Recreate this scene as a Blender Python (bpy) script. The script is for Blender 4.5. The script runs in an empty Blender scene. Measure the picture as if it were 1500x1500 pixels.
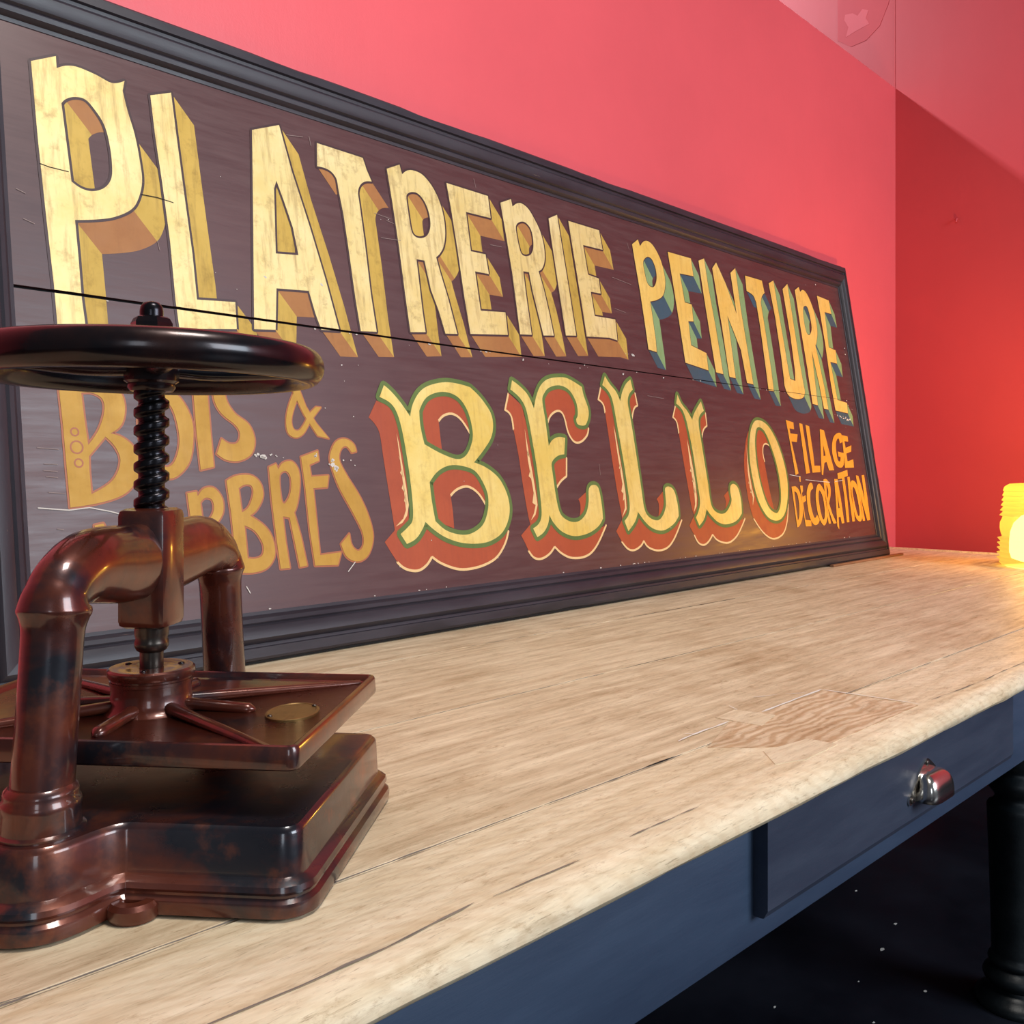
import bpy, bmesh, math, random, json
from math import sin, cos, pi, radians, sqrt, atan2, hypot
from mathutils import Vector, Matrix, noise
from mathutils.geometry import tessellate_polygon

S = bpy.context.scene
COL = S.collection
random.seed(7)

# ------------------------------------------------------------------ camera
TZ = 0.87                      # height of the table top
EYE = TZ + 0.43                # camera height
F = 1386.0                     # focal length in pixels of a 1500 px frame
TH = math.atan2(1300.0, F)     # heading: the wall runs 43 degrees right of the view axis
cam_d = bpy.data.cameras.new('camera')
cam = bpy.data.objects.new('camera', cam_d)
COL.objects.link(cam)
cam.location = (0, 0, EYE)
cam.rotation_euler = (pi / 2, 0, TH - pi / 2)
cam_d.sensor_width = 36
cam_d.sensor_fit = 'HORIZONTAL'
cam_d.lens = F / 1500 * 36
cam_d.shift_y = -63 / 1500
cam_d.clip_start = 0.02
S.camera = cam

# ------------------------------------------------------------------ world, lights, exposure
S.view_settings.view_transform = 'Standard'
S.view_settings.look = 'None'
S.view_settings.gamma = 1
S.view_settings.use_curve_mapping = False
S.view_settings.exposure = 0.22
W = bpy.data.worlds.new('room_air')
S.world = W
W.use_nodes = True
W.node_tree.nodes['Background'].inputs['Color'].default_value = (0.80, 0.86, 1.0, 1)
W.node_tree.nodes['Background'].inputs['Strength'].default_value = 0.085


def area(name, loc, target, sx, sy, power, color, spread=None):
    d = bpy.data.lights.new(name, 'AREA')
    d.shape = 'RECTANGLE'
    d.size, d.size_y = sx, sy
    d.energy = power
    d.color = color
    if spread:
        d.spread = spread
    o = bpy.data.objects.new(name, d)
    COL.objects.link(o)
    o.location = loc
    q = (Vector(target) - Vector(loc)).to_track_quat('-Z', 'Y')
    o.rotation_euler = q.to_euler()
    return o


# shop window behind the camera, ceiling lamps over the table, a tube lamp behind the partition
area('window_daylight', (3.7, -6.0, 3.9), (2.8, 2.0, 1.6), 3.6, 3.0, 395, (0.80, 0.91, 1.0))
area('side_window_daylight', (-2.6, -3.6, 2.4), (0.6, 1.2, 1.3), 0.9, 1.9, 22, (0.80, 0.90, 1.0))
area('ceiling_lamp', (0.9, 0.1, 4.3), (1.1, 1.0, 0.8), 0.8, 0.8, 62, (1.0, 0.95, 0.88))
area('tube_lamp', (3.4, 3.6, 4.95), (3.4, 2.0, 3.35), 3.0, 0.10, 78, (0.90, 0.93, 1.0))


# ------------------------------------------------------------------ helpers
def lin(r, g, b):
    def c(x):
        x /= 255.0
        return x / 12.92 if x <= 0.04045 else ((x + 0.055) / 1.055) ** 2.4
    return (c(r), c(g), c(b), 1)


class NT:
    def __init__(s, name):
        s.m = bpy.data.materials.new(name)
        s.m.use_nodes = True
        s.t = s.m.node_tree
        s.n = s.t.nodes
        s.b = s.n['Principled BSDF']
        s.out = s.n['Material Output']

    def add(s, t, **kw):
        n = s.n.new(t)
        for k, v in kw.items():
            if hasattr(n, k):
                setattr(n, k, v)
            else:
                n.inputs[k.replace('_', ' ')].default_value = v
        return n

    def lk(s, a, b):
        s.t.links.new(a, b)

    def coord(s, scale=(1, 1, 1), kind='Object', rnd=0.0, rot=(0, 0, 0)):
        tc = s.add('ShaderNodeTexCoord')
        mp = s.add('ShaderNodeMapping')
        mp.inputs['Scale'].default_value = scale
        mp.inputs['Rotation'].default_value = rot
        s.lk(tc.outputs[kind], mp.inputs['Vector'])
        if rnd:
            oi = s.add('ShaderNodeObjectInfo')
            mu = s.add('ShaderNodeMath', operation='MULTIPLY')
            mu.inputs[1].default_value = rnd
            s.lk(oi.outputs['Random'], mu.inputs[0])
            s.lk(mu.outputs[0], mp.inputs['Location'])
        return mp.outputs[0]

    def noise(s, co, scale, detail=4, rough=0.55, dist=0.0):
        n = s.add('ShaderNodeTexNoise')
        n.inputs['Scale'].default_value = scale
        n.inputs['Detail'].default_value = detail
        n.inputs['Roughness'].default_value = rough
        n.inputs['Distortion'].default_value = dist
        s.lk(co, n.inputs['Vector'])
        return n.outputs['Fac']

    def ramp(s, f, stops):
        r = s.add('ShaderNodeValToRGB')
        e = r.color_ramp.elements
        while len(e) < len(stops):
            e.new(0.5)
        for i, (p, c) in enumerate(stops):
            e[i].position = p
            e[i].color = c if len(c) == 4 else (*c, 1)
        s.lk(f, r.inputs[0])
        return r.outputs[0]

    def mix(s, f, a, b, mode='MIX'):
        m = s.add('ShaderNodeMix', data_type='RGBA', blend_type=mode)
        if isinstance(f, (int, float)):
            m.inputs[0].default_value = f
        else:
            s.lk(f, m.inputs[0])
        for i, x in ((6, a), (7, b)):
            if isinstance(x, tuple):
                m.inputs[i].default_value = x
            else:
                s.lk(x, m.inputs[i])
        return m.outputs[2]

    def math(s, op, a, b=0.0):
        m = s.add('ShaderNodeMath', operation=op)
        for i, x in ((0, a), (1, b)):
            if isinstance(x, (int, float)):
                m.inputs[i].default_value = x
            else:
                s.lk(x, m.inputs[i])
        return m.outputs[0]

    def bump(s, h, strength=0.3, dist=0.002):
        b = s.add('ShaderNodeBump')
        b.inputs['Strength'].default_value = strength
        b.inputs['Distance'].default_value = dist
        s.lk(h, b.inputs['Height'])
        s.lk(b.outputs[0], s.b.inputs['Normal'])

    def set(s, color=None, rough=None, metal=None, spec=None, coat=None, coat_rough=None):
        for k, x in (('Base Color', color), ('Roughness', rough), ('Metallic', metal), ('Specular IOR Level', spec), ('Coat Weight', coat), ('Coat Roughness', coat_rough)):
            if x is None:
                continue
            if isinstance(x, (int, float, tuple)):
                s.b.inputs[k].default_value = x
            else:
                s.lk(x, s.b.inputs[k])
        return s.m


G = lambda x: (x, x, x, 1)


def link(name, me, mat, parent=None, smooth=None):
    o = bpy.data.objects.new(name, me)
    COL.objects.link(o)
    for m in (mat if isinstance(mat, (list, tuple)) else [mat]):
        me.materials.append(m)
    if parent:
        o.parent = parent
    if smooth is not None:
        for p in me.polygons:
            p.use_smooth = True
        if smooth < 180:
            me.set_sharp_from_angle(angle=radians(smooth))
    return o


def bm_obj(name, bm, mat, parent=None, smooth=None, recalc=True):
    if recalc:
        bmesh.ops.recalc_face_normals(bm, faces=bm.faces)
    me = bpy.data.meshes.new(name)
    bm.to_mesh(me)
    bm.free()
    return link(name, me, mat, parent, smooth)


def thing(name, label, cat, loc, rotz=0.0, rot=None):
    o = bpy.data.objects.new(name, None)
    COL.objects.link(o)
    o.location = loc
    o.rotation_euler = rot if rot else (0, 0, rotz)
    o.empty_display_size = 0.05
    o['label'] = label
    o['category'] = cat
    return o


def box(bm, x0, x1, y0, y1, z0, z1, bev=0.0, seg=2):
    r = bmesh.ops.create_cube(bm, size=1)
    vs = r['verts']
    bmesh.ops.scale(bm, vec=(x1 - x0, y1 - y0, z1 - z0), verts=vs)
    bmesh.ops.translate(bm, vec=((x0 + x1) / 2, (y0 + y1) / 2, (z0 + z1) / 2), verts=vs)
    if bev:
        es = list({e for v in vs for e in v.link_edges})
        bmesh.ops.bevel(bm, geom=es, offset=bev, segments=seg, profile=0.5, affect='EDGES')


def lathe(bm, prof, n=48, c=(0, 0), close=True):
    """prof: (radius, z) from bottom to top"""
    rings = []
    for r, z in prof:
        rings.append([bm.verts.new((c[0] + r * cos(2 * pi * k / n), c[1] + r * sin(2 * pi * k / n), z)) for k in range(n)])
    for a, b in zip(rings, rings[1:]):
        for k in range(n):
            bm.faces.new((a[k], a[(k + 1) % n], b[(k + 1) % n], b[k]))
    if close:
        bm.faces.new(list(reversed(rings[0])))
        bm.faces.new(rings[-1])


def tube(bm, pts, rad, n=12, caps=True, ref=Vector((1, 0, 0))):
    """rad: per point (a, b) half sizes: a along ref, b in the plane of the path"""
    rings = []
    for i, p in enumerate(pts):
        p = Vector(p)
        t = (Vector(pts[min(i + 1, len(pts) - 1)]) - Vector(pts[max(i - 1, 0)])).normalized()
        e1 = (ref - t * ref.dot(t)).normalized()
        e2 = t.cross(e1)
        a, b = rad[i] if isinstance(rad[i], tuple) else (rad[i], rad[i])
        rings.append([bm.verts.new(p + e1 * a * cos(2 * pi * k / n) + e2 * b * sin(2 * pi * k / n)) for k in range(n)])
    for a, b in zip(rings, rings[1:]):
        for k in range(n):
            bm.faces.new((a[k], a[(k + 1) % n], b[(k + 1) % n], b[k]))
    if caps:
        bm.faces.new(list(reversed(rings[0])))
        bm.faces.new(rings[-1])


def cr(pts, n=6, closed=False):
    """Catmull-Rom through plain points"""
    out = []
    m = len(pts)
    for i in range(m if closed else m - 1):
        if closed:
            p0, p1, p2, p3 = pts[i - 1], pts[i], pts[(i + 1) % m], pts[(i + 2) % m]
        else:
            p0, p1, p2, p3 = pts[max(i - 1, 0)], pts[i], pts[i + 1], pts[min(i + 2, m - 1)]
        for k in range(n):
            t = k / n
            out.append(tuple(0.5 * (2 * b + (c - a) * t + (2 * a - 5 * b + 4 * c - d) * t * t + (3 * b - a - 3 * c + d) * t ** 3) for a, b, c, d in zip(p0, p1, p2, p3)))
    if not closed:
        out.append(tuple(pts[-1]))
    return out


def loft(bm, outlines, cap_top=True, cap_bot=True):
    """outlines: list of (list of xy, z), equal counts"""
    rings = [[bm.verts.new((x, y, z)) for x, y in o] for o, z in outlines]
    n = len(rings[0])
    for a, b in zip(rings, rings[1:]):
        for k in range(n):
            bm.faces.new((a[k], a[(k + 1) % n], b[(k + 1) % n], b[k]))
    if cap_bot:
        bm.faces.new(list(reversed(rings[0])))
    if cap_top:
        bm.faces.new(rings[-1])


def offset_poly(p, d):
    """move every vertex of a counter-clockwise outline outward by d"""
    out = []
    n = len(p)
    for i in range(n):
        a, b, c = Vector(p[i - 1]), Vector(p[i]), Vector(p[(i + 1) % n])
        n1 = Vector(((b - a).y, -(b - a).x)).normalized()
        n2 = Vector(((c - b).y, -(c - b).x)).normalized()
        m = n1 + n2
        m = m / max(0.35, m.dot(n1)) if m.length > 1e-6 else n1
        out.append((b.x + m.x * d, b.y + m.y * d))
    return out


# ------------------------------------------------------------------ table frame of reference
TA = -0.030                               # the table is turned a little against the wall
TX = Vector((cos(TA), sin(TA), 0))
TY = Vector((-sin(TA), cos(TA), 0))
VV = Vector((cos(TH), sin(TH), 0))
RR = Vector((sin(TH), -cos(TH), 0))

# ------------------------------------------------------------------ materials
def m_wall(name, base, rough=0.5):
    t = NT(name)
    co = t.coord()
    a = t.noise(co, 1.3, 5, 0.6)
    col = t.mix(t.ramp(a, [(0.3, G(0)), (0.75, G(1))]), tuple(x * 0.94 for x in base[:3]) + (1,), tuple(min(1, x * 1.05) for x in base[:3]) + (1,))
    f = t.noise(co, 160, 3, 0.6)
    g = t.noise(t.coord((3, 3, 1)), 2.2, 6, 0.62)
    t.bump(t.math('ADD', t.math('MULTIPLY', f, 0.15), t.math('MULTIPLY', g, 0.9)), 0.35, 0.004)
    return t.set(col, rough, 0, 0.4)


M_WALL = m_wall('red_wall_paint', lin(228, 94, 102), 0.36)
M_WALL_SHADED = m_wall('red_wall_paint_shaded', lin(206, 73, 81), 0.5)  # same red paint, darker: the right wall's shade is put into its colour


def m_floor():
    t = NT('black_floor_paint')
    co = t.coord()
    a = t.noise(co, 2.2, 6, 0.65)
    col = t.mix(t.ramp(a, [(0.35, G(0)), (0.7, G(1))]), lin(16, 17, 25), lin(30, 32, 42))
    t.bump(t.noise(co, 30, 4), 0.2, 0.002)
    return t.set(col, t.ramp(a, [(0.3, G(0.32)), (0.7, G(0.5))]), 0, 0.4)


M_FLOOR = m_floor()


def m_oak(name, light, dark, wave=0.0, bands=0.0, wear=0.0):
    t = NT(name)
    co = t.coord((1.0, 1.0, 1.0), rnd=37.0)
    a = t.noise(t.coord((1.5, 17, 17), rnd=37.0), 2.0, 7, 0.66, 0.5)
    b = t.noise(t.coord((8, 62, 62), rnd=21.0), 1.0, 7, 0.74, 0.4)
    c = t.noise(co, 2.2, 7, 0.68)
    col = t.mix(t.ramp(a, [(0.34, G(0)), (0.64, G(1))]), dark, light)
    col = t.mix(0.75, col, t.ramp(b, [(0.30, (0.58, 0.52, 0.45, 1)), (0.45, (0.90, 0.88, 0.86, 1)), (0.56, G(1.02)), (0.72, G(1.14))]), 'MULTIPLY')
    col = t.mix(0.85, col, t.ramp(c, [(0.30, (0.74, 0.66, 0.58, 1)), (0.48, G(1)), (0.75, G(1.04))]), 'MULTIPLY')
    pores = t.ramp(t.noise(t.coord((34, 420, 420), rnd=11.0), 1.0, 3, 0.7), [(0.28, (0.48, 0.42, 0.36, 1)), (0.40, G(1))])
    col = t.mix(0.75, col, pores, 'MULTIPLY')
    spots = t.ramp(t.noise(t.coord((9, 22, 22), rnd=9.0), 1.9, 8, 0.78), [(0.57, G(1)), (0.70, (0.56, 0.45, 0.34, 1))])
    col = t.mix(0.8, col, spots, 'MULTIPLY')
    if wave:
        w = t.add('ShaderNodeTexWave', wave_type='RINGS', rings_direction='Z')
        w.inputs['Scale'].default_value = 9.0
        w.inputs['Distortion'].default_value = 7.0
        w.inputs['Detail'].default_value = 4.0
        w.inputs['Detail Scale'].default_value = 1.2
        t.lk(t.coord((0.9, 5.0, 1.0), rnd=5.0), w.inputs['Vector'])
        col = t.mix(wave, col, t.ramp(w.outputs['Fac'], [(0.1, (0.74, 0.62, 0.50, 1)), (0.5, G(1))]), 'MULTIPLY')
    if bands:
        w = t.add('ShaderNodeTexWave', wave_type='BANDS', bands_direction='Y')
        w.inputs['Scale'].default_value = 17.0
        w.inputs['Distortion'].default_value = 12.0
        w.inputs['Detail'].default_value = 3.0
        w.inputs['Detail Scale'].default_value = 0.9
        t.lk(t.coord((0.6, 1.0, 1.0)), w.inputs['Vector'])
        col = t.mix(bands, col, t.ramp(w.outputs['Fac'], [(0.15, (0.76, 0.64, 0.53, 1)), (0.85, G(1.06))]), 'MULTIPLY')
    if wear:
        q = t.noise(t.coord((5, 14, 14), rnd=3.0), 2.2, 8, 0.75)
        col = t.mix(t.ramp(q, [(0.62, G(0)), (0.70, G(wear))]), col, lin(104, 92, 82))
    t.bump(t.math('ADD', b, t.math('MULTIPLY', a, 0.6)), 0.4, 0.0014)
    return t.set(col, t.ramp(b, [(0.3, G(0.60)), (0.7, G(0.46))]), 0, 0.4)


M_OAK = m_oak('scrubbed_oak', lin(236, 218, 186), lin(204, 180, 146))
M_OAK2 = m_oak('scrubbed_oak_front', lin(241, 225, 194), lin(220, 198, 162), wave=0.22, wear=0.4)
M_INLAY = m_oak('inlaid_oak', lin(232, 212, 182), lin(214, 188, 154), bands=0.8)
M_PALE = m_oak('pale_repair_oak', lin(236, 220, 190), lin(220, 198, 164))


def m_paint(name, c1, c2, rough=0.45, wear=None, wear_at=0.66, scale=3.0, stretch=(1, 6, 6)):
    t = NT(name)
    st = t.coord(stretch, rnd=5.0)
    a = t.noise(st, scale, 6, 0.6)
    col = t.mix(t.ramp(a, [(0.3, G(0)), (0.7, G(1))]), c1, c2)
    b = t.noise(t.coord((stretch[0] * 1.5, stretch[1] * 2.5, stretch[2] * 2.5), rnd=8.0), scale * 1.5, 7, 0.7)
    if wear:
        col = t.mix(t.ramp(b, [(wear_at, G(0)), (wear_at + 0.03, G(1))]), col, wear)
    t.bump(t.math('ADD', a, b), 0.3, 0.0015)
    return t.set(col, t.ramp(a, [(0.3, G(rough - 0.06)), (0.7, G(rough + 0.1))]), 0, 0.45)


M_APRON = m_paint('slate_paint', lin(52, 67, 91), lin(64, 81, 106), 0.5)
M_DRAWER = m_paint('slate_paint_drawer', lin(51, 59, 77), lin(61, 70, 88), 0.46)
M_LEGP = m_paint('black_leg_paint', lin(16, 22, 26), lin(26, 32, 36), 0.36)
M_FRAME = m_paint('black_frame_paint', lin(40, 37, 45), lin(56, 52, 60), 0.42, wear=lin(96, 84, 76), wear_at=0.69, scale=3.0, stretch=(1, 5, 5))
M_FRAMEV = m_paint('black_frame_paint_upright', lin(40, 37, 45), lin(56, 52, 60), 0.42, wear=lin(104, 88, 76), wear_at=0.67, scale=3.0, stretch=(5, 1, 5))
M_BROWNWOOD = m_paint('brown_slat_wood', lin(110, 74, 54), lin(146, 104, 78), 0.55)
M_BLACK = NT('dark_void').set(lin(6, 5, 6), 0.8)
M_EDGE = m_paint('grey_worn_edge', lin(104, 98, 94), lin(150, 138, 124), 0.7, scale=9.0)
M_FILL = NT('white_filler').set(lin(236, 232, 224), 0.6)
M_CHIP = NT('chipped_gesso').set(lin(214, 206, 198), 0.7)
M_SCRATCH = NT('fine_scratch').set(lin(150, 130, 124), 0.6)


def m_panel():
    t = NT('maroon_sign_paint')
    co = t.coord()
    a = t.noise(co, 1.6, 6, 0.6)
    b = t.noise(t.coord((2.5, 26, 26)), 2.0, 6, 0.65)
    col = t.mix(t.ramp(a, [(0.3, G(0)), (0.7, G(1))]), lin(74, 43, 45), lin(88, 52, 52))
    col = t.mix(t.ramp(b, [(0.4, G(0)), (0.85, G(0.4))]), col, lin(110, 78, 76))
    t.bump(b, 0.25, 0.0008)
    return t.set(col, t.ramp(b, [(0.3, G(0.34)), (0.7, G(0.48))]), 0, 0.55)


M_PANEL = m_panel()


def m_gold(name, c1, c2, c3, metal=0.25, rough=0.42, aged=0.5):
    t = NT(name)
    co = t.coord()
    a = t.noise(co, 5.0, 6, 0.68)
    b = t.noise(t.coord((26, 3, 3)), 2.5, 5, 0.65)
    d = t.noise(co, 22, 6, 0.7)
    col = t.mix(t.ramp(a, [(0.36, G(0)), (0.68, G(1))]), c1, c2)
    col = t.mix(t.ramp(b, [(0.50, G(0)), (0.72, G(aged))]), col, c3)
    col = t.mix(t.ramp(d, [(0.54, G(0)), (0.72, G(aged))]), col, c3)
    t.bump(t.math('ADD', b, d), 0.15, 0.0006)
    return t.set(col, t.ramp(d, [(0.3, G(rough)), (0.7, G(rough + 0.12))]), metal, 0.45)


M_GOLD = m_gold('gilded_face', lin(232, 206, 132), lin(244, 224, 164), lin(166, 134, 84), aged=0.65)
M_GOLDY = m_gold('yellow_gilded_face', lin(244, 202, 96), lin(250, 218, 124), lin(196, 150, 70), aged=0.35)
M_GOLDB = m_gold('pale_gilded_face', lin(232, 202, 102), lin(242, 220, 138), lin(186, 150, 74), aged=0.4)
M_OCHRE = m_gold('ochre_letter_paint', lin(186, 140, 50), lin(202, 156, 68), lin(166, 120, 50), 0.15, 0.5, 0.3)
M_ORANGE = m_gold('orange_letter_paint', lin(236, 158, 44), lin(242, 172, 60), lin(214, 140, 48), 0.1, 0.5, 0.25)
M_SIDE = m_gold('ochre_side_shade', lin(194, 158, 66), lin(212, 176, 84), lin(140, 110, 50), 0.1, 0.5, 0.5)
M_UNDER = m_gold('brown_under_shade', lin(166, 108, 58), lin(178, 122, 66), lin(144, 92, 56), 0.0, 0.5, 0.3)
M_SAGE = m_gold('sage_side_shade', lin(130, 162, 104), lin(142, 170, 120), lin(122, 128, 62), 0.0, 0.5, 0.4)
M_TEAL = m_gold('teal_under_shade', lin(52, 86, 104), lin(60, 82, 92), lin(66, 80, 78), 0.0, 0.5, 0.3)
M_LINE = NT('dark_letter_line').set(lin(66, 40, 42), 0.45)
M_GREEN = m_gold('green_letter_line', lin(88, 112, 52), lin(104, 124, 60), lin(84, 96, 50), 0.0, 0.5, 0.2)
M_RED = m_gold('vermilion_shade', lin(172, 74, 40), lin(182, 82, 46), lin(150, 66, 42), 0.0, 0.45, 0.3)
M_CREAM = NT('cream_letter_line').set(lin(240, 200, 140), 0.5)
M_PINK = NT('pink_letter_line').set(lin(176, 100, 62), 0.5)


def m_iron():
    t = NT('bronzed_cast_iron')
    co = t.coord()
    a = t.noise(co, 6.5, 5, 0.6, 0.4)
    b = t.noise(co, 60, 5, 0.65)
    d = t.noise(co, 14, 5, 0.65)
    col = t.mix(t.ramp(a, [(0.47, G(0)), (0.62, G(1))]), lin(98, 46, 32), lin(34, 34, 42))
    col = t.mix(t.ramp(d, [(0.55, G(0)), (0.75, G(0.7))]), col, lin(138, 72, 42))
    t.bump(t.math('ADD', t.math('MULTIPLY', b, 0.5), d), 0.22, 0.0012)
    return t.set(col, t.ramp(d, [(0.3, G(0.24)), (0.7, G(0.38))]), 0.45, 0.5, 0.8, 0.1)


M_IRON = m_iron()


def m_black_iron():
    t = NT('black_iron')
    co = t.coord()
    a = t.noise(co, 9, 5, 0.6)
    col = t.mix(t.ramp(a, [(0.45, G(0)), (0.75, G(1))]), lin(20, 20, 26), lin(62, 34, 28))
    t.bump(t.noise(co, 50, 4), 0.12, 0.001)
    return t.set(col, t.ramp(a, [(0.3, G(0.18)), (0.7, G(0.3))]), 0.5, 0.5, 0.3, 0.1)


M_BIRON = m_black_iron()
M_STEEL = NT('worn_steel').set(lin(92, 84, 78), 0.3, 0.9)
M_SCREW = NT('dark_screw_steel').set(lin(44, 42, 46), 0.24, 0.85)
M_BRASS = m_gold('old_brass', lin(126, 100, 62), lin(150, 120, 70), lin(96, 72, 48), 0.7, 0.34, 0.5)
M_NICKEL = NT('nickel').set(lin(226, 220, 212), 0.2, 1.0)


def m_lens():
    t = NT('amber_lens_glass')
    tr = t.add('ShaderNodeBsdfTranslucent')
    tr.inputs['Color'].default_value = (0.05, 0.030, 0.004, 1)
    cl = t.add('ShaderNodeBsdfTransparent')
    cl.inputs['Color'].default_value = (1.0, 0.80, 0.30, 1)
    gl = t.add('ShaderNodeBsdfGlossy')
    gl.inputs['Roughness'].default_value = 0.15
    em = t.add('ShaderNodeEmission')
    em.inputs['Color'].default_value = (1.0, 0.60, 0.09, 1)
    em.inputs['Strength'].default_value = 0.58
    m1 = t.add('ShaderNodeMixShader')
    m1.inputs[0].default_value = 0.30
    m2 = t.add('ShaderNodeMixShader')
    m2.inputs[0].default_value = 0.06
    ad = t.add('ShaderNodeAddShader')
    t.lk(tr.outputs[0], m1.inputs[1])
    t.lk(cl.outputs[0], m1.inputs[2])
    t.lk(m1.outputs[0], m2.inputs[1])
    t.lk(gl.outputs[0], m2.inputs[2])
    t.lk(m2.outputs[0], ad.inputs[0])
    t.lk(em.outputs[0], ad.inputs[1])
    t.lk(ad.outputs[0], t.out.inputs['Surface'])
    return t.m


M_LENS = m_lens()


def m_emit(name, c, s):
    t = NT(name)
    e = t.add('ShaderNodeEmission')
    e.inputs['Color'].default_value = c
    e.inputs['Strength'].default_value = s
    t.lk(e.outputs[0], t.out.inputs['Surface'])
    return t.m


M_BULB = m_emit('glowing_bulb', (1.0, 0.78, 0.40, 1), 11.0)

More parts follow.
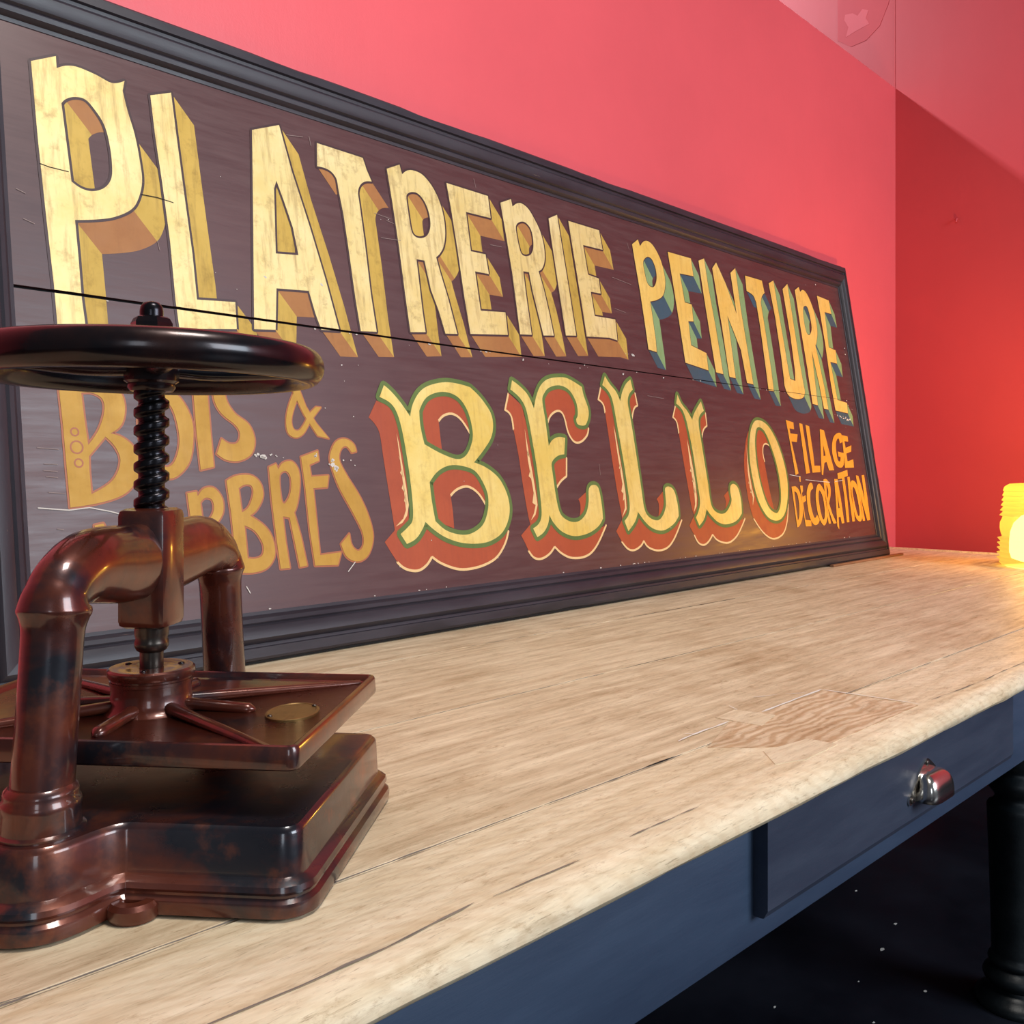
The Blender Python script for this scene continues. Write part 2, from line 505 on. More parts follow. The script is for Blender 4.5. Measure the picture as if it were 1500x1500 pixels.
# ------------------------------------------------------------------ lettering outlines, millimetres on the sign ('~' marks a smooth point)
LETTERS = '''{"plat":[["742,1281 793,1309 793,1282 813,1294~ 837,1299~ 876,1294~ 910,1286~ 939,1300 933,1275 941,1230~ 953,1180~ 960,1124~ 962,1072~ 949,1027~ 930,1000~ 893,977~ 854,964~ 810,954 812,870 813,788 817,727 761,721 759,809 753,937 746,1109","798,1206 809,1219~ 828,1229~ 850,1229~ 870,1209~ 885,1185~ 893,1154~ 897,1108~ 894,1066~ 878,1040~ 853,1026~ 829,1026~ 808,1037"],
["997,1284 1048,1306 1053,1202 1061,1057 1069,924 1071,819 1168,826 1166,761 1023,746 1019,811 1017,947 1009,1083 1001,1188"],
["1255,1273 1335,1308 1360,1194 1400,1052 1433,920 1461,789 1405,786 1392,825 1378,883 1284,876 1271,771 1212,766 1234,1020","1312,1156 1328,1109 1348,1042 1357,972 1291,965 1303,1133"],
["1447,1290 1596,1287 1605,1256 1619,1225 1597,1220~ 1579,1207~ 1568,1186~ 1568,1160 1573,1049 1576,904 1583,800 1530,796 1523,882 1517,1009 1511,1108 1502,1181 1499,1205~ 1486,1220~ 1466,1226~ 1441,1225"],
["1678,1276 1727,1300 1733,1273 1754,1289~ 1779,1295~ 1812,1290~ 1844,1264~ 1867,1225~ 1878,1177~ 1877,1127~ 1865,1086~ 1847,1061~ 1830,1047 1839,1006 1860,928 1881,826 1834,822 1818,885 1796,945 1783,1029 1753,1028 1754,966 1755,877 1758,818 1702,812 1698,895 1693,1050 1686,1175","1740,1208~ 1748,1220~ 1766,1228~ 1787,1227~ 1808,1209~ 1821,1176~ 1821,1138~ 1805,1108~ 1779,1094~ 1755,1096~ 1745,1113~ 1741,1165~"],
["1905,1287 2079,1285 2080,1214 1974,1212 1976,1090 2038,1091 2043,1030 1984,1029 1989,909 2097,917 2096,846 1935,832 1927,937 1920,1091 1912,1212"],
["2133,1275 2185,1298 2188,1274 2213,1290~ 2236,1294~ 2266,1281~ 2293,1247~ 2311,1214~ 2320,1169~ 2316,1122~ 2299,1090~ 2278,1076 2293,1018 2306,942 2315,867 2264,862 2251,931 2237,1001 2230,1065 2203,1064 2203,992 2205,921 2207,858 2153,854 2152,915 2150,1046 2142,1168","2192,1204~ 2201,1220~ 2222,1231~ 2244,1231~ 2264,1214~ 2270,1183~ 2265,1150~ 2249,1127~ 2225,1117~ 2205,1121~ 2197,1143~ 2193,1173~"],
["2362,1270 2409,1292 2413,1209 2421,1078 2427,962 2431,879 2377,874 2374,942 2368,1080 2363,1200"],
["2466,1282 2634,1281 2640,1211 2531,1209 2538,1105 2596,1100 2596,1046 2541,1045 2546,960 2662,962 2659,886 2613,891 2487,882 2483,974 2476,1106 2470,1205"]],"pein":[["2827,1265 2869,1291 2877,1266 2904,1289~ 2936,1296~ 2968,1282~ 3000,1242~ 3015,1191~ 3013,1142~ 2989,1096~ 2947,1072~ 2896,1058 2897,985 2898,912 2894,866 2843,871 2842,953 2838,1091 2831,1193","2882,1201~ 2897,1222~ 2922,1233~ 2946,1225~ 2961,1193~ 2959,1156~ 2942,1127~ 2922,1116~ 2897,1123~ 2886,1150~"],
["3061,1277 3224,1278 3225,1205 3126,1201 3134,1086 3182,1084 3178,1015 3141,1012 3137,915 3242,894 3239,824 3079,842 3075,987 3067,1175"],
["3280,1278 3326,1295 3328,1175 3342,1002 3349,817 3295,821 3289,965 3283,1137"],
["3380,1262 3418,1294 3472,1212 3528,1088 3525,1266 3572,1294 3569,1110 3578,912 3584,791 3532,794 3520,932 3449,1071 3446,933 3444,807 3395,810 3392,1023 3385,1167"],
["3649,1273 3796,1273 3804,1218 3775,1198~ 3756,1168 3760,1031 3761,861 3757,772 3710,773 3714,874 3718,1061 3714,1162 3697,1190~ 3667,1200~ 3643,1204"],
["3856,1269 3906,1290 3909,1179 3917,1031 3923,882 3927,839 3975,833 3986,887 3993,1038 3984,1261 4040,1294 4043,1080 4045,936 4052,812 4053,785~ 4026,759~ 3958,749~ 3889,762~ 3865,800~ 3867,834 3872,939 3871,1113"],
["4108,1274 4153,1296 4161,1273 4195,1287~ 4230,1273~ 4264,1226~ 4284,1163~ 4282,1097~ 4260,1048~ 4238,1022 4253,917 4267,807 4273,716 4227,718 4215,832 4189,995 4176,865 4167,731 4114,735 4115,888 4109,1078","4162,1185~ 4189,1209~ 4216,1201~ 4228,1147~ 4223,1100~ 4194,1070~ 4166,1075~ 4155,1120~"],
["4338,1279 4466,1272 4471,1204 4397,1205 4383,1027 4455,1019 4448,952 4375,955 4389,768 4493,759 4485,707 4349,715 4343,849 4348,1047 4344,1189"]],"bello":[["1589,656 1613,639~ 1641,611~ 1669,575 1683,610~ 1712,645~ 1751,666~ 1810,679~ 1862,678~ 1908,671 1939,649~ 1963,625~ 1983,596~ 1986,561~ 1972,525~ 1938,490~ 1891,451 1940,435~ 1984,406~ 2009,366~ 2017,325~ 2007,286~ 1976,248~ 1927,226~ 1872,220~ 1808,226~ 1753,243~ 1714,265~ 1684,289 1669,268~ 1645,246~ 1612,234 1594,261 1623,279~ 1640,296~ 1646,336~ 1646,403~ 1642,471~ 1635,539~ 1623,585~ 1604,609~ 1570,623","1704,593 1734,630~ 1780,648~ 1825,649~ 1862,634~ 1887,601~ 1898,557~ 1895,518~ 1868,476~ 1830,460~ 1774,473~ 1710,500 1702,551~","1714,396 1749,426~ 1795,442~ 1846,440~ 1891,426~ 1919,391~ 1932,352~ 1923,309~ 1897,271~ 1850,250~ 1805,249~ 1756,263~ 1720,290 1715,343~"],
["2091,704 2126,686~ 2156,661~ 2176,621 2195,663~ 2221,697~ 2257,719~ 2308,729~ 2358,729~ 2427,705 2431,677~ 2445,638~ 2444,610~ 2425,581~ 2406,575~ 2381,579~ 2376,596 2388,613~ 2387,652~ 2359,690~ 2312,703~ 2260,692~ 2232,671~ 2220,649~ 2223,595 2225,505 2246,524~ 2276,534~ 2309,532 2295,479 2261,473~ 2234,457~ 2227,441 2229,367 2235,309~ 2250,282~ 2288,265~ 2330,266~ 2368,289~ 2388,326~ 2396,364~ 2416,379~ 2446,372~ 2454,324~ 2452,269 2420,243~ 2364,224~ 2296,219~ 2241,235~ 2206,263~ 2189,290 2179,264~ 2155,239~ 2122,225 2108,252 2137,266~ 2153,291~ 2157,337~ 2157,425~ 2151,519~ 2140,613~ 2119,649~ 2079,675"],
["2560,752 2583,725~ 2613,700~ 2629,668 2648,702~ 2674,731~ 2706,750 2712,714 2686,695~ 2673,670~ 2674,636 2679,569 2683,473 2686,377 2687,311 2696,277~ 2724,257~ 2764,251~ 2798,269~ 2822,302~ 2827,341~ 2832,363~ 2859,368~ 2886,352~ 2897,305~ 2894,261 2854,233~ 2789,214~ 2732,221~ 2689,244~ 2649,284 2626,252~ 2581,221 2566,256 2593,276~ 2607,308~ 2607,378~ 2603,472~ 2594,576~ 2586,665~ 2570,698~ 2539,719"],
["2993,713 3014,678~ 3045,653~ 3072,620 3096,650~ 3151,695 3163,659 3126,636~ 3113,603~ 3114,550 3117,466 3122,372 3123,299~ 3145,270~ 3191,258~ 3234,269~ 3275,306~ 3275,343~ 3286,367~ 3314,372~ 3340,353~ 3348,304~ 3340,255 3290,227~ 3215,217~ 3158,227~ 3116,252~ 3086,280 3061,244~ 3022,220 3006,251 3031,276~ 3049,311~ 3048,383~ 3046,487~ 3036,580~ 3025,631~ 3009,659~ 2977,678"],
["3574,638~ 3630,630~ 3680,599~ 3723,541~ 3753,459~ 3759,376~ 3735,300~ 3694,243~ 3638,217~ 3574,221~ 3525,249~ 3485,306~ 3467,379~ 3463,457~ 3475,525~ 3503,588~ 3536,624~","3571,608~ 3615,597~ 3648,552~ 3682,464~ 3692,377~ 3679,301~ 3643,253~ 3606,249~ 3561,276~ 3530,344~ 3516,435~ 3523,526~ 3544,584~"]],"red":[["1559,613 1528,567 1548,548~ 1559,524~ 1563,466~ 1568,395~ 1573,329~ 1577,272 1540,243 1556,217 1575,189 1600,170~ 1639,162~ 1671,173~ 1695,195 1731,173~ 1791,154~ 1855,154~ 1911,165~ 1948,182~ 1981,214~ 2001,249 1882,238 1761,249 1684,289 1614,248 1604,264 1627,287 1634,377 1633,503 1619,575 1595,606","1704,593 1734,630~ 1780,648~ 1825,649~ 1862,634~ 1887,601~ 1898,557~ 1892,528 1877,557~ 1860,573~ 1829,589~ 1796,584~ 1772,567 1772,525 1773,485 1710,500 1702,551~","1714,396 1749,426~ 1795,442~ 1846,440~ 1891,426~ 1919,391~ 1932,352~ 1921,323 1894,363~ 1857,382~ 1817,376~ 1787,358 1789,313 1787,267 1720,290 1715,343~"],
["2070,664 2046,611 2069,594~ 2073,553~ 2082,471~ 2086,385~ 2093,298~ 2099,265 2053,234 2067,209 2078,186 2100,164~ 2133,160~ 2170,172~ 2197,192 2229,168~ 2275,152~ 2342,153~ 2398,179~ 2465,246 2364,224 2296,222 2242,240 2189,288 2124,233 2115,251 2149,291 2151,348 2143,519 2123,628","2220,649 2241,674 2277,695 2328,701 2367,684 2389,641 2379,590 2415,572 2436,567 2422,542~ 2387,521~ 2353,521~ 2329,550~ 2320,594~ 2308,615~ 2284,618~ 2252,602~ 2231,574 2223,595","2225,430 2241,454 2264,469 2305,467 2294,409 2263,393~ 2238,372 2229,388","2396,364 2339,335 2345,311~ 2331,271 2363,286 2388,326"],
["2531,712 2508,668 2531,653~ 2536,625~ 2540,532~ 2543,439~ 2548,356~ 2556,282 2555,261 2515,224 2539,187 2568,162~ 2602,156~ 2640,167~ 2663,184 2686,160~ 2740,146~ 2800,153~ 2851,184~ 2911,245 2790,216 2733,223 2689,247 2649,284 2592,235 2573,256 2599,285 2605,332 2598,463 2587,613 2572,688","2678,675 2699,696 2724,702 2729,658 2703,642~ 2680,593 2674,636","2832,361 2771,325 2780,303~ 2765,256 2798,269 2822,302"],
["2971,670 2944,625 2965,608~ 2969,567~ 2974,476~ 2981,374~ 2988,287~ 3000,262 2956,223 2981,187 3002,158~ 3036,148~ 3072,159~ 3106,183 3140,158~ 3207,146~ 3267,162~ 3312,191~ 3360,233 3216,218 3159,229 3116,255 3086,280 3029,230 3011,251 3039,281 3047,321 3041,486 3026,616 3000,661","3120,619 3142,640 3174,651 3172,600 3142,583~ 3121,545 3112,572","3278,354 3225,328 3233,301~ 3211,258 3240,272 3276,311"],
["3516,612 3462,559~ 3418,468~ 3406,380~ 3410,297~ 3430,230~ 3482,178~ 3541,147~ 3598,143~ 3663,163~ 3709,213~ 3739,282 3687,240 3632,219 3575,224 3526,251 3490,306 3472,379 3467,457 3480,525","3571,608~ 3615,597~ 3648,552~ 3673,482 3655,533~ 3616,542~ 3587,521~ 3583,487~ 3587,424~ 3595,332~ 3612,251 3561,276~ 3530,344~ 3516,435~ 3523,526~ 3544,584~"]],"cream":[["1772,567 1796,584~ 1829,589~ 1860,573~ 1890,533","1787,358 1817,376~ 1857,382~ 1894,363~ 1920,328","1575,189 1600,170~ 1639,162~ 1671,173~ 1695,195 1731,173~ 1791,154~ 1855,154~ 1911,165~ 1948,182~ 1981,214~ 2001,249"],
["2231,574 2252,602~ 2284,618~ 2308,615~ 2320,594~ 2329,550~ 2353,521~ 2387,521~ 2422,542~ 2436,567","2238,372 2263,393~ 2294,409 2305,467","2078,186 2100,164~ 2133,160~ 2170,172~ 2197,192 2229,168~ 2275,152~ 2342,153~ 2398,179~ 2465,246","2068,661 2046,611 2069,594~ 2073,553"],
["2529,709 2508,668 2531,653~ 2536,625","2724,702 2729,658 2703,642~ 2680,593","2539,187 2568,162~ 2602,156~ 2640,167~ 2663,184 2686,160~ 2740,146~ 2800,153~ 2851,184~ 2911,245"],
["2971,670 2944,625 2965,608~ 2969,567","3174,651 3172,600 3142,583~ 3121,545","2981,187 3002,158~ 3036,148~ 3072,159~ 3106,183 3140,158~ 3207,146~ 3267,162~ 3312,191~ 3360,233"],
["3587,464 3582,498~ 3595,530~ 3621,539~ 3653,528~ 3670,505","3430,230 3482,178~ 3541,147~ 3598,143~ 3663,163~ 3709,213~ 3739,282"]],"hatch":[["1616,528 1620,503 1625,444 1630,386 1633,336 1623,308 1605,290 1581,281 1609,301 1621,323 1621,372 1619,440","1614,467 1621,449 1617,462","1614,422 1624,408 1623,435","1614,381 1624,368 1622,395","1618,347 1627,336 1625,368"],
["2123,557 2126,518 2132,456 2138,384 2141,322 2126,292 2103,276 2120,297 2132,322 2128,379 2121,461","2120,477 2130,467 2127,492","2116,410 2131,399 2127,430","2119,329 2132,322 2131,363"],
["2574,580 2579,556 2584,491 2590,425 2593,350 2587,295 2557,269 2579,300 2584,346 2580,416 2576,486","2574,435 2586,425 2583,453","2571,356 2583,346 2583,383","2573,323 2585,332 2583,355"],
["3018,546 3023,517 3030,461 3036,388 3031,322 3021,292 2999,272 3014,302 3018,337 3018,394 3016,460","3009,425 3023,414 3020,440","3014,384 3027,383 3023,404","3015,343 3028,342 3026,368"],
["3455,533 3451,491 3446,424 3449,357 3458,320 3436,282 3446,318 3433,357 3435,424","3427,374 3441,368 3442,396","3432,335 3446,335 3444,357"]],"bois":[["755,611 833,617 859,611~ 882,590~ 887,558~ 877,525~ 853,506 878,498~ 901,477~ 909,445~ 904,413~ 875,381~ 826,364~ 763,355 761,429 759,521","799,588 821,589~ 841,577~ 843,551~ 829,513~ 806,481 802,533","842,499 863,474~ 869,445~ 850,408~ 806,381 805,429 806,458"],
["978,613~ 1014,587~ 1035,542~ 1035,497~ 1021,446~ 989,415~ 960,415~ 928,445~ 914,494~ 914,543~ 928,588~ 952,608~","973,584~ 992,563~ 1002,518~ 1000,479~ 985,445~ 964,437~ 947,462~ 939,505~ 942,550~ 955,575~"],
["1044,623 1078,625 1078,515 1079,437 1047,430 1044,514"],
["1092,626 1123,628 1123,593~ 1142,561~ 1176,536~ 1188,500~ 1176,467~ 1145,451~ 1113,452~ 1089,466 1104,501 1123,490~ 1143,493~ 1151,514~ 1140,534~ 1110,557~ 1094,585~"],
["808,318 826,321 848,262 879,323 900,326 908,208 886,208 880,276 850,220 840,221 823,271 831,207 812,207"],
["931,334 954,336 995,202 972,203 964,236 934,235 924,207 902,207","946,299 959,257 937,256"],
["1011,379 1033,382 1035,372 1052,389~ 1076,389~ 1093,366~ 1093,337~ 1079,315~ 1063,307 1078,264 1094,204 1066,204 1047,294 1044,294 1049,205 1021,205 1016,290","1040,358 1053,368~ 1068,363~ 1071,343~ 1061,324~ 1042,315"],
["1107,405 1135,417~ 1171,417~ 1193,399~ 1197,369~ 1180,340~ 1159,325 1196,298~ 1213,268~ 1215,232~ 1194,205~ 1160,196~ 1118,199 1114,256 1112,331","1136,388 1153,396~ 1169,393~ 1172,375~ 1158,346~ 1139,333","1143,303 1169,288~ 1186,258~ 1183,235~ 1166,227~ 1144,229"],
["1219,436 1239,444 1244,431 1259,447~ 1284,450~ 1300,428~ 1299,391~ 1288,349~ 1277,328 1290,270 1300,201 1279,199 1271,259 1263,316 1245,320 1247,260 1252,199 1227,199 1223,261 1219,357","1246,416~ 1264,427~ 1276,410~ 1271,374~ 1253,350~ 1245,362~"],
["1310,461 1360,477 1361,453 1332,442 1334,413 1385,416 1378,387 1337,385 1339,223 1401,226 1388,196 1322,199 1316,281 1314,391"],
["1477,477 1470,497~ 1444,509~ 1415,499~ 1395,466~ 1397,435~ 1414,384~ 1446,325~ 1471,273~ 1471,241~ 1454,226~ 1436,240~ 1431,270 1403,246 1417,213~ 1450,200~ 1484,215~ 1504,259~ 1496,311~ 1474,363~ 1441,415~ 1422,454~ 1429,480~ 1446,490~ 1462,474"]],"amp":[["1302,625 1324,626 1338,586 1364,545 1397,508 1364,514 1329,566","1305,618 1287,583~ 1277,548~ 1280,518~ 1301,508~ 1324,519~ 1349,551~ 1382,586 1367,587 1344,567~ 1326,541~ 1310,526~ 1296,530~ 1293,552~ 1305,584 1315,603"]],"fil":[["3827,649 3896,640 3892,609 3851,612 3851,590 3919,587 3901,552 3851,554 3863,478 3873,413 3843,405 3838,511 3833,590"],
["3950,639 3980,636 3982,525 3983,414 3945,411 3947,513"],
["4010,633 4044,628 4044,502 4038,447 4096,447 4089,418 4009,415 4007,513"],
["4149,618 4191,613 4209,528 4235,426 4181,425 4168,465 4144,461 4111,403 4099,406 4125,515","4159,545 4168,495 4146,492"],
["4370,562 4372,602~ 4331,604~ 4283,584~ 4251,541~ 4244,493~ 4264,451~ 4308,438~ 4348,454~ 4368,509 4304,515 4303,492 4326,489 4311,468~ 4290,478~ 4289,523~ 4302,560~ 4329,579~ 4340,570 4341,554"],
["4377,596 4440,591 4438,566 4396,567 4398,534 4468,548 4454,517 4396,507 4397,469 4465,479 4458,439 4357,437 4367,506"],
["3789,355 3825,357 3855,337~ 3866,298~ 3862,247~ 3836,204~ 3806,183~ 3787,180 3789,261","3809,335 3832,321~ 3835,276~ 3820,227~ 3802,208 3803,260"],
["3871,397 3887,401 3881,375 3872,376"],
["3870,359 3895,358 3890,334 3877,325 3878,309 3908,316 3906,291 3876,283 3874,208 3927,203 3922,178 3867,180 3866,258"],
["3992,345 3987,368~ 3959,365~ 3925,330~ 3913,274~ 3919,217~ 3946,185~ 3983,184~ 4011,203 3991,226 3967,213~ 3954,227~ 3945,279~ 3958,324~ 3978,340"],
["4068,362~ 4101,327~ 4108,269~ 4091,211~ 4057,178~ 4028,185~ 4003,226~ 4001,289~ 4016,334~ 4041,360~","4054,334~ 4074,304~ 4076,252~ 4062,212~ 4044,204~ 4032,236~ 4030,288~ 4039,322~"],
["4107,383 4140,384~ 4166,361~ 4162,320~ 4129,274 4146,226 4177,181 4143,180 4109,254 4118,182 4094,182 4095,269","4129,359 4140,332~ 4124,297 4121,309"],
["4221,385 4255,384 4260,300 4258,178 4230,177 4227,209 4206,207 4194,151 4179,167 4200,266","4231,313 4232,250 4217,248"],
["4264,411 4379,428 4374,399 4334,393 4329,281 4314,180 4286,180 4301,299 4304,387 4261,384"],
["4366,393 4392,395 4392,297 4376,182 4347,180 4352,286"],
["4421,377~ 4458,358~ 4476,296~ 4478,234~ 4457,188~ 4424,179~ 4393,200~ 4380,255~ 4377,316~ 4395,365~","4417,346~ 4437,321~ 4446,265~ 4442,216~ 4423,205~ 4410,236~ 4402,285~ 4401,322~"],
["4466,401 4494,398 4515,332 4525,276 4533,401 4563,402 4561,294 4553,181 4518,179 4495,258 4488,308 4487,258 4493,180 4466,180 4467,283"]]}'''
MARKS = '''{"m":{"crack":["747,1061 765,1058 803,1057","958,1042 995,1043 1032,1039"],"white":["703,356 760,350 800,354 841,345 864,338","3788,407 3862,400 3886,398","3930,384 4041,377 4169,370","4223,373 4308,378","1135,166 1143,151","1417,178 1440,199"],"scr":["708,474 748,471","719,442 744,441","717,429 743,427","721,417 743,415","724,386 755,383","736,314 748,312","1617,1135 1671,1130","1657,1122 1682,1118","1631,1068 1702,1073","2024,1328 2029,1300","1354,1287 1404,1295","1424,1301 1427,1277","2065,1126 2114,1128","2676,1117 2787,1106","2668,1002 2730,995","2796,1264 2803,1240","698,997 715,991","708,937 729,930","987,941 991,921","2467,448 2467,412","2798,697 2900,692"]},"c":[[1186,465,8.5],[1206,461,9.8],[1226,465,4.9],[1243,462,4.3],[1260,459,3.7],[1398,451,6.4],[1408,438,11.5],[1411,428,9.0],[1390,444,4.5],[1434,454,3.9],[1457,454,3.9],[1468,441,3.3],[1351,463,5.1],[1355,469,3.2],[1479,567,3.9],[1394,585,2.6],[1461,658,2.6],[4361,690,5.8],[4395,687,7.8],[4428,679,8.5],[4451,683,6.6],[4470,676,7.9],[4500,678,6.6],[4424,688,3.9],[4434,635,3.3],[4504,748,4.0],[4540,728,3.3],[4334,693,3.8],[2738,841,6.9],[2714,842,2.9],[2698,843,1.9],[2153,774,5.1],[2429,769,3.6],[2470,774,3.2],[2272,770,3.1],[1457,699,3.3],[1510,703,2.9],[1692,774,2.5],[1637,1121,2.1],[1664,1126,2.1],[1698,239,3.2],[1581,177,2.6],[1945,175,2.4],[1996,503,2.5],[1843,397,1.9],[2670,769,4.8],[2913,770,4.1],[2677,430,3.8],[2834,221,3.9],[4340,1334,4.9],[4230,1317,3.9],[4560,1008,5.1],[4567,1040,4.1],[1175,858,3.4],[1157,1130,1.8],[1253,901,5.2],[1123,890,1.7],[1418,906,4.8]],"r":[[781,507,7.8,7.5],[783,476,12.4,12.0],[785,444,8.2,8.0]]}'''

# ------------------------------------------------------------------ the room
WALL_Y, WALL_X, TOP_Z = 2.10, 5.44, TZ + 0.43 + 2.175


def struct(name, bm, mat, parent=None, smooth=None):
    o = bm_obj(name, bm, mat, parent, smooth)
    if not parent:
        o['kind'] = 'structure'
    return o


bm = bmesh.new(); box(bm, -4.0, 5.70, -5.0, 6.5, -0.12, 0.0)
floor = struct('floor', bm, M_FLOOR)
bm = bmesh.new(); box(bm, -4.0, WALL_X, WALL_Y, WALL_Y + 0.15, 0.0, TOP_Z)
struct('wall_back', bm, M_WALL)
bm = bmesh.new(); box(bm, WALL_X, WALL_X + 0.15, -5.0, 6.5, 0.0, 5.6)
wall_r = struct('wall_right', bm, M_WALL_SHADED)

bm = bmesh.new(); box(bm, -4.0, WALL_X, WALL_Y - .012, WALL_Y - .0005, 0.0, .80)  # black sheets added low on both walls to darken the space under the table
struct('darkening_sheet_1', bm, M_FLOOR)
bm = bmesh.new(); box(bm, WALL_X - .012, WALL_X - .0005, -5.0, WALL_Y - .0125, 0.0, .80)
struct('darkening_sheet_2', bm, M_FLOOR)


def flake(bm, cx, cy, r, plane='uv', z=0.0, k=8, jag=0.45, sx=1.0):
    vs = []
    for i in range(k):
        a = 2 * pi * i / k
        q = r * (1 - jag * random.random())
        vs.append(bm.verts.new((cx + q * sx * cos(a), cy + q * sin(a), z)))
    return bm.faces.new(vs)


# old paint scar high on the right wall: a dark scraped patch and a torn flake on it
def wall_patch(name, pts, x, mat, label):
    bm = bmesh.new()
    a = [bm.verts.new((x, y, z)) for y, z in pts]
    b = [bm.verts.new((x + 0.004, y, z)) for y, z in pts]
    bm.faces.new(a); bm.faces.new(list(reversed(b)))
    n = len(pts)
    for i in range(n):
        bm.faces.new((a[i], b[i], b[(i + 1) % n], a[(i + 1) % n]))
    o = bm_obj(name, bm, mat, wall_r)
    o['label'] = label


M_SCAR = m_wall('scraped_red_paint', lin(208, 74, 82), 0.6)
M_TORN = m_wall('torn_red_paint', lin(224, 96, 104), 0.6)
zz = lambda q: q + TZ
wall_patch('paint_scar', [(2.44, zz(3.40)), (2.44, zz(2.98)), (2.36, zz(2.92)), (2.27, zz(2.93)), (2.19, zz(2.99)), (2.14, zz(3.10)), (2.11, zz(3.24)), (2.12, zz(3.40))], WALL_X - 0.002, M_SCAR, 'darker scraped patch of old paint')
wall_patch('paint_flake', [(2.40, zz(3.09)), (2.395, zz(3.12)), (2.35, zz(3.115)), (2.32, zz(3.09)), (2.29, zz(3.12)), (2.255, zz(3.10)), (2.27, zz(3.06)), (2.25, zz(3.02)), (2.30, zz(3.01)), (2.34, zz(3.00)), (2.39, zz(2.985)), (2.375, zz(3.04))], WALL_X - 0.003, M_TORN, 'torn paler flake of paint')

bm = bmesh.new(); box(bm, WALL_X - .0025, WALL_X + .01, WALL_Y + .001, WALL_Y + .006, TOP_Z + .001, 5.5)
bm_obj('plaster_ridge', bm, M_WALL_SHADED, wall_r)
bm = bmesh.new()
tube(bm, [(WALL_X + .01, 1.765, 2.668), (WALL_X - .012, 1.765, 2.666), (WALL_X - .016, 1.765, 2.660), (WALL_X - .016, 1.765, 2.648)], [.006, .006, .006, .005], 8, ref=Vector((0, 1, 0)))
bm_obj('painted_hook', bm, M_WALL_SHADED, wall_r, 50)

# paint dust on the floor
bm = bmesh.new()
for x, y, r in [(3.05, 1.32, .012), (3.25, 1.28, .009), (2.72, 1.05, .010), (2.55, 1.02, .012), (2.42, 0.86, .008), (2.85, 1.22, .008), (2.2, .9, .006), (2.0, .8, .006), (2.35, 1.0, .005), (2.62, .72, .008), (2.1, 1.1, .006)]:
    flake(bm, x, y, r * .55, z=0.0012, sx=1.8)
o = bm_obj('paint_specks', bm, M_FILL, floor)
o['kind'] = 'stuff'

# ------------------------------------------------------------------ the table
TC = (2.25, 1.33)                                 # the table's middle, in its own frame
base = TX * TC[0] + TY * TC[1]
table = thing('work_table', 'long work table with pale scrubbed oak plank top and slate painted drawer apron', 'table', (base.x, base.y, 0), TA)
X0, X1 = -0.62, 5.07


def tloc(x, y, z):
    return (x - TC[0], y - TC[1], TZ + z)


def plank(name, y0, y1, mat, nose=False, label=None, y1b=None):
    T = 0.036
    if nose:
        sec = [(y1, -T), (y0 + .012, -T), (y0 + .004, -.033), (y0, -.027), (y0 + .001, -.020), (y0 + .006, -.013), (y0 + .014, -.007), (y0 + .024, -.003), (y0 + .037, -.0005), (y0 + .06, 0), (y1 - .003, 0), (y1, -.003)]
    else:
        sec = [(y1, -T), (y0, -T), (y0, -.003), (y0 + .003, 0), ((y0 + y1) / 2, 0), (y1 - .003, 0), (y1, -.003)]
    bm = bmesh.new()
    nx = 90 if nose else 30
    rows = []
    for i in range(nx + 1):
        x = X0 + (X1 - X0) * i / nx
        row = []
        for j, (y, z) in enumerate(sec):
            dy = dz = 0
            if nose and 0 < j < 9:
                q = noise.noise((x * 4.0, j * .15, 3.0)) + 0.6 * noise.noise((x * 11.0, j * .3, 8.0))
                dy = 0.0035 * q
                dz = 0.0012 * noise.noise((x * 7.0, j, 1.0)) if j < 8 else 0
            ex = 0 if y1b is None or abs(y - y1) > .004 else (y1b - y1) * i / nx
            row.append(bm.verts.new(tloc(x, y + dy + ex, z + dz)))
        rows.append(row)
    m = len(sec)
    for a, b in zip(rows, rows[1:]):
        for j in range(m):
            bm.faces.new((a[j], a[(j + 1) % m], b[(j + 1) % m], b[j]))
    bm.faces.new(rows[0]); bm.faces.new(list(reversed(rows[-1])))
    o = bm_obj(name, bm, mat, table, 40)
    if label:
        o['label'] = label
    return o


plank('plank', 0.634, 0.8235, M_OAK2, True, 'front plank with worn rounded edge')
plank('plank', 0.8255, 1.267, M_OAK)
plank('plank', 1.2688, 1.690, M_OAK)
plank('plank', 1.692, 2.092 + .03 * X0, M_OAK, y1b=2.092 + .03 * X1)     # scribed to the wall

# dark bed showing in the seams between the planks
bm = bmesh.new()
box(bm, *(X0 + .02 - TC[0], X1 - .02 - TC[0]), 0.75 - TC[1], 1.915 - TC[1], TZ - .058, TZ - .0365)
bm_obj('top_bearer', bm, M_BLACK, table)
# thin batten across the far end
bm = bmesh.new()
box(bm, X1 - TC[0], X1 + .012 - TC[0], 00.66 - TC[1], 2.225 - TC[1], TZ - .036, TZ + .009, .002)
o = bm_obj('end_batten', bm, M_PALE, table, 40); o['label'] = 'thin pale batten along the far end'


def flat_poly(name, pts, z, mat, th=0.001, label=None):
    bm = bmesh.new()
    a = [bm.verts.new(tloc(x, y, z)) for x, y in pts]
    b = [bm.verts.new(tloc(x, y, z - th)) for x, y in pts]
    bm.faces.new(a); bm.faces.new(list(reversed(b)))
    n = len(pts)
    for i in range(n):
        bm.faces.new((a[i], b[i], b[(i + 1) % n], a[(i + 1) % n]))
    o = bm_obj(name, bm, mat, table)
    if label:
        o['label'] = label
    return o


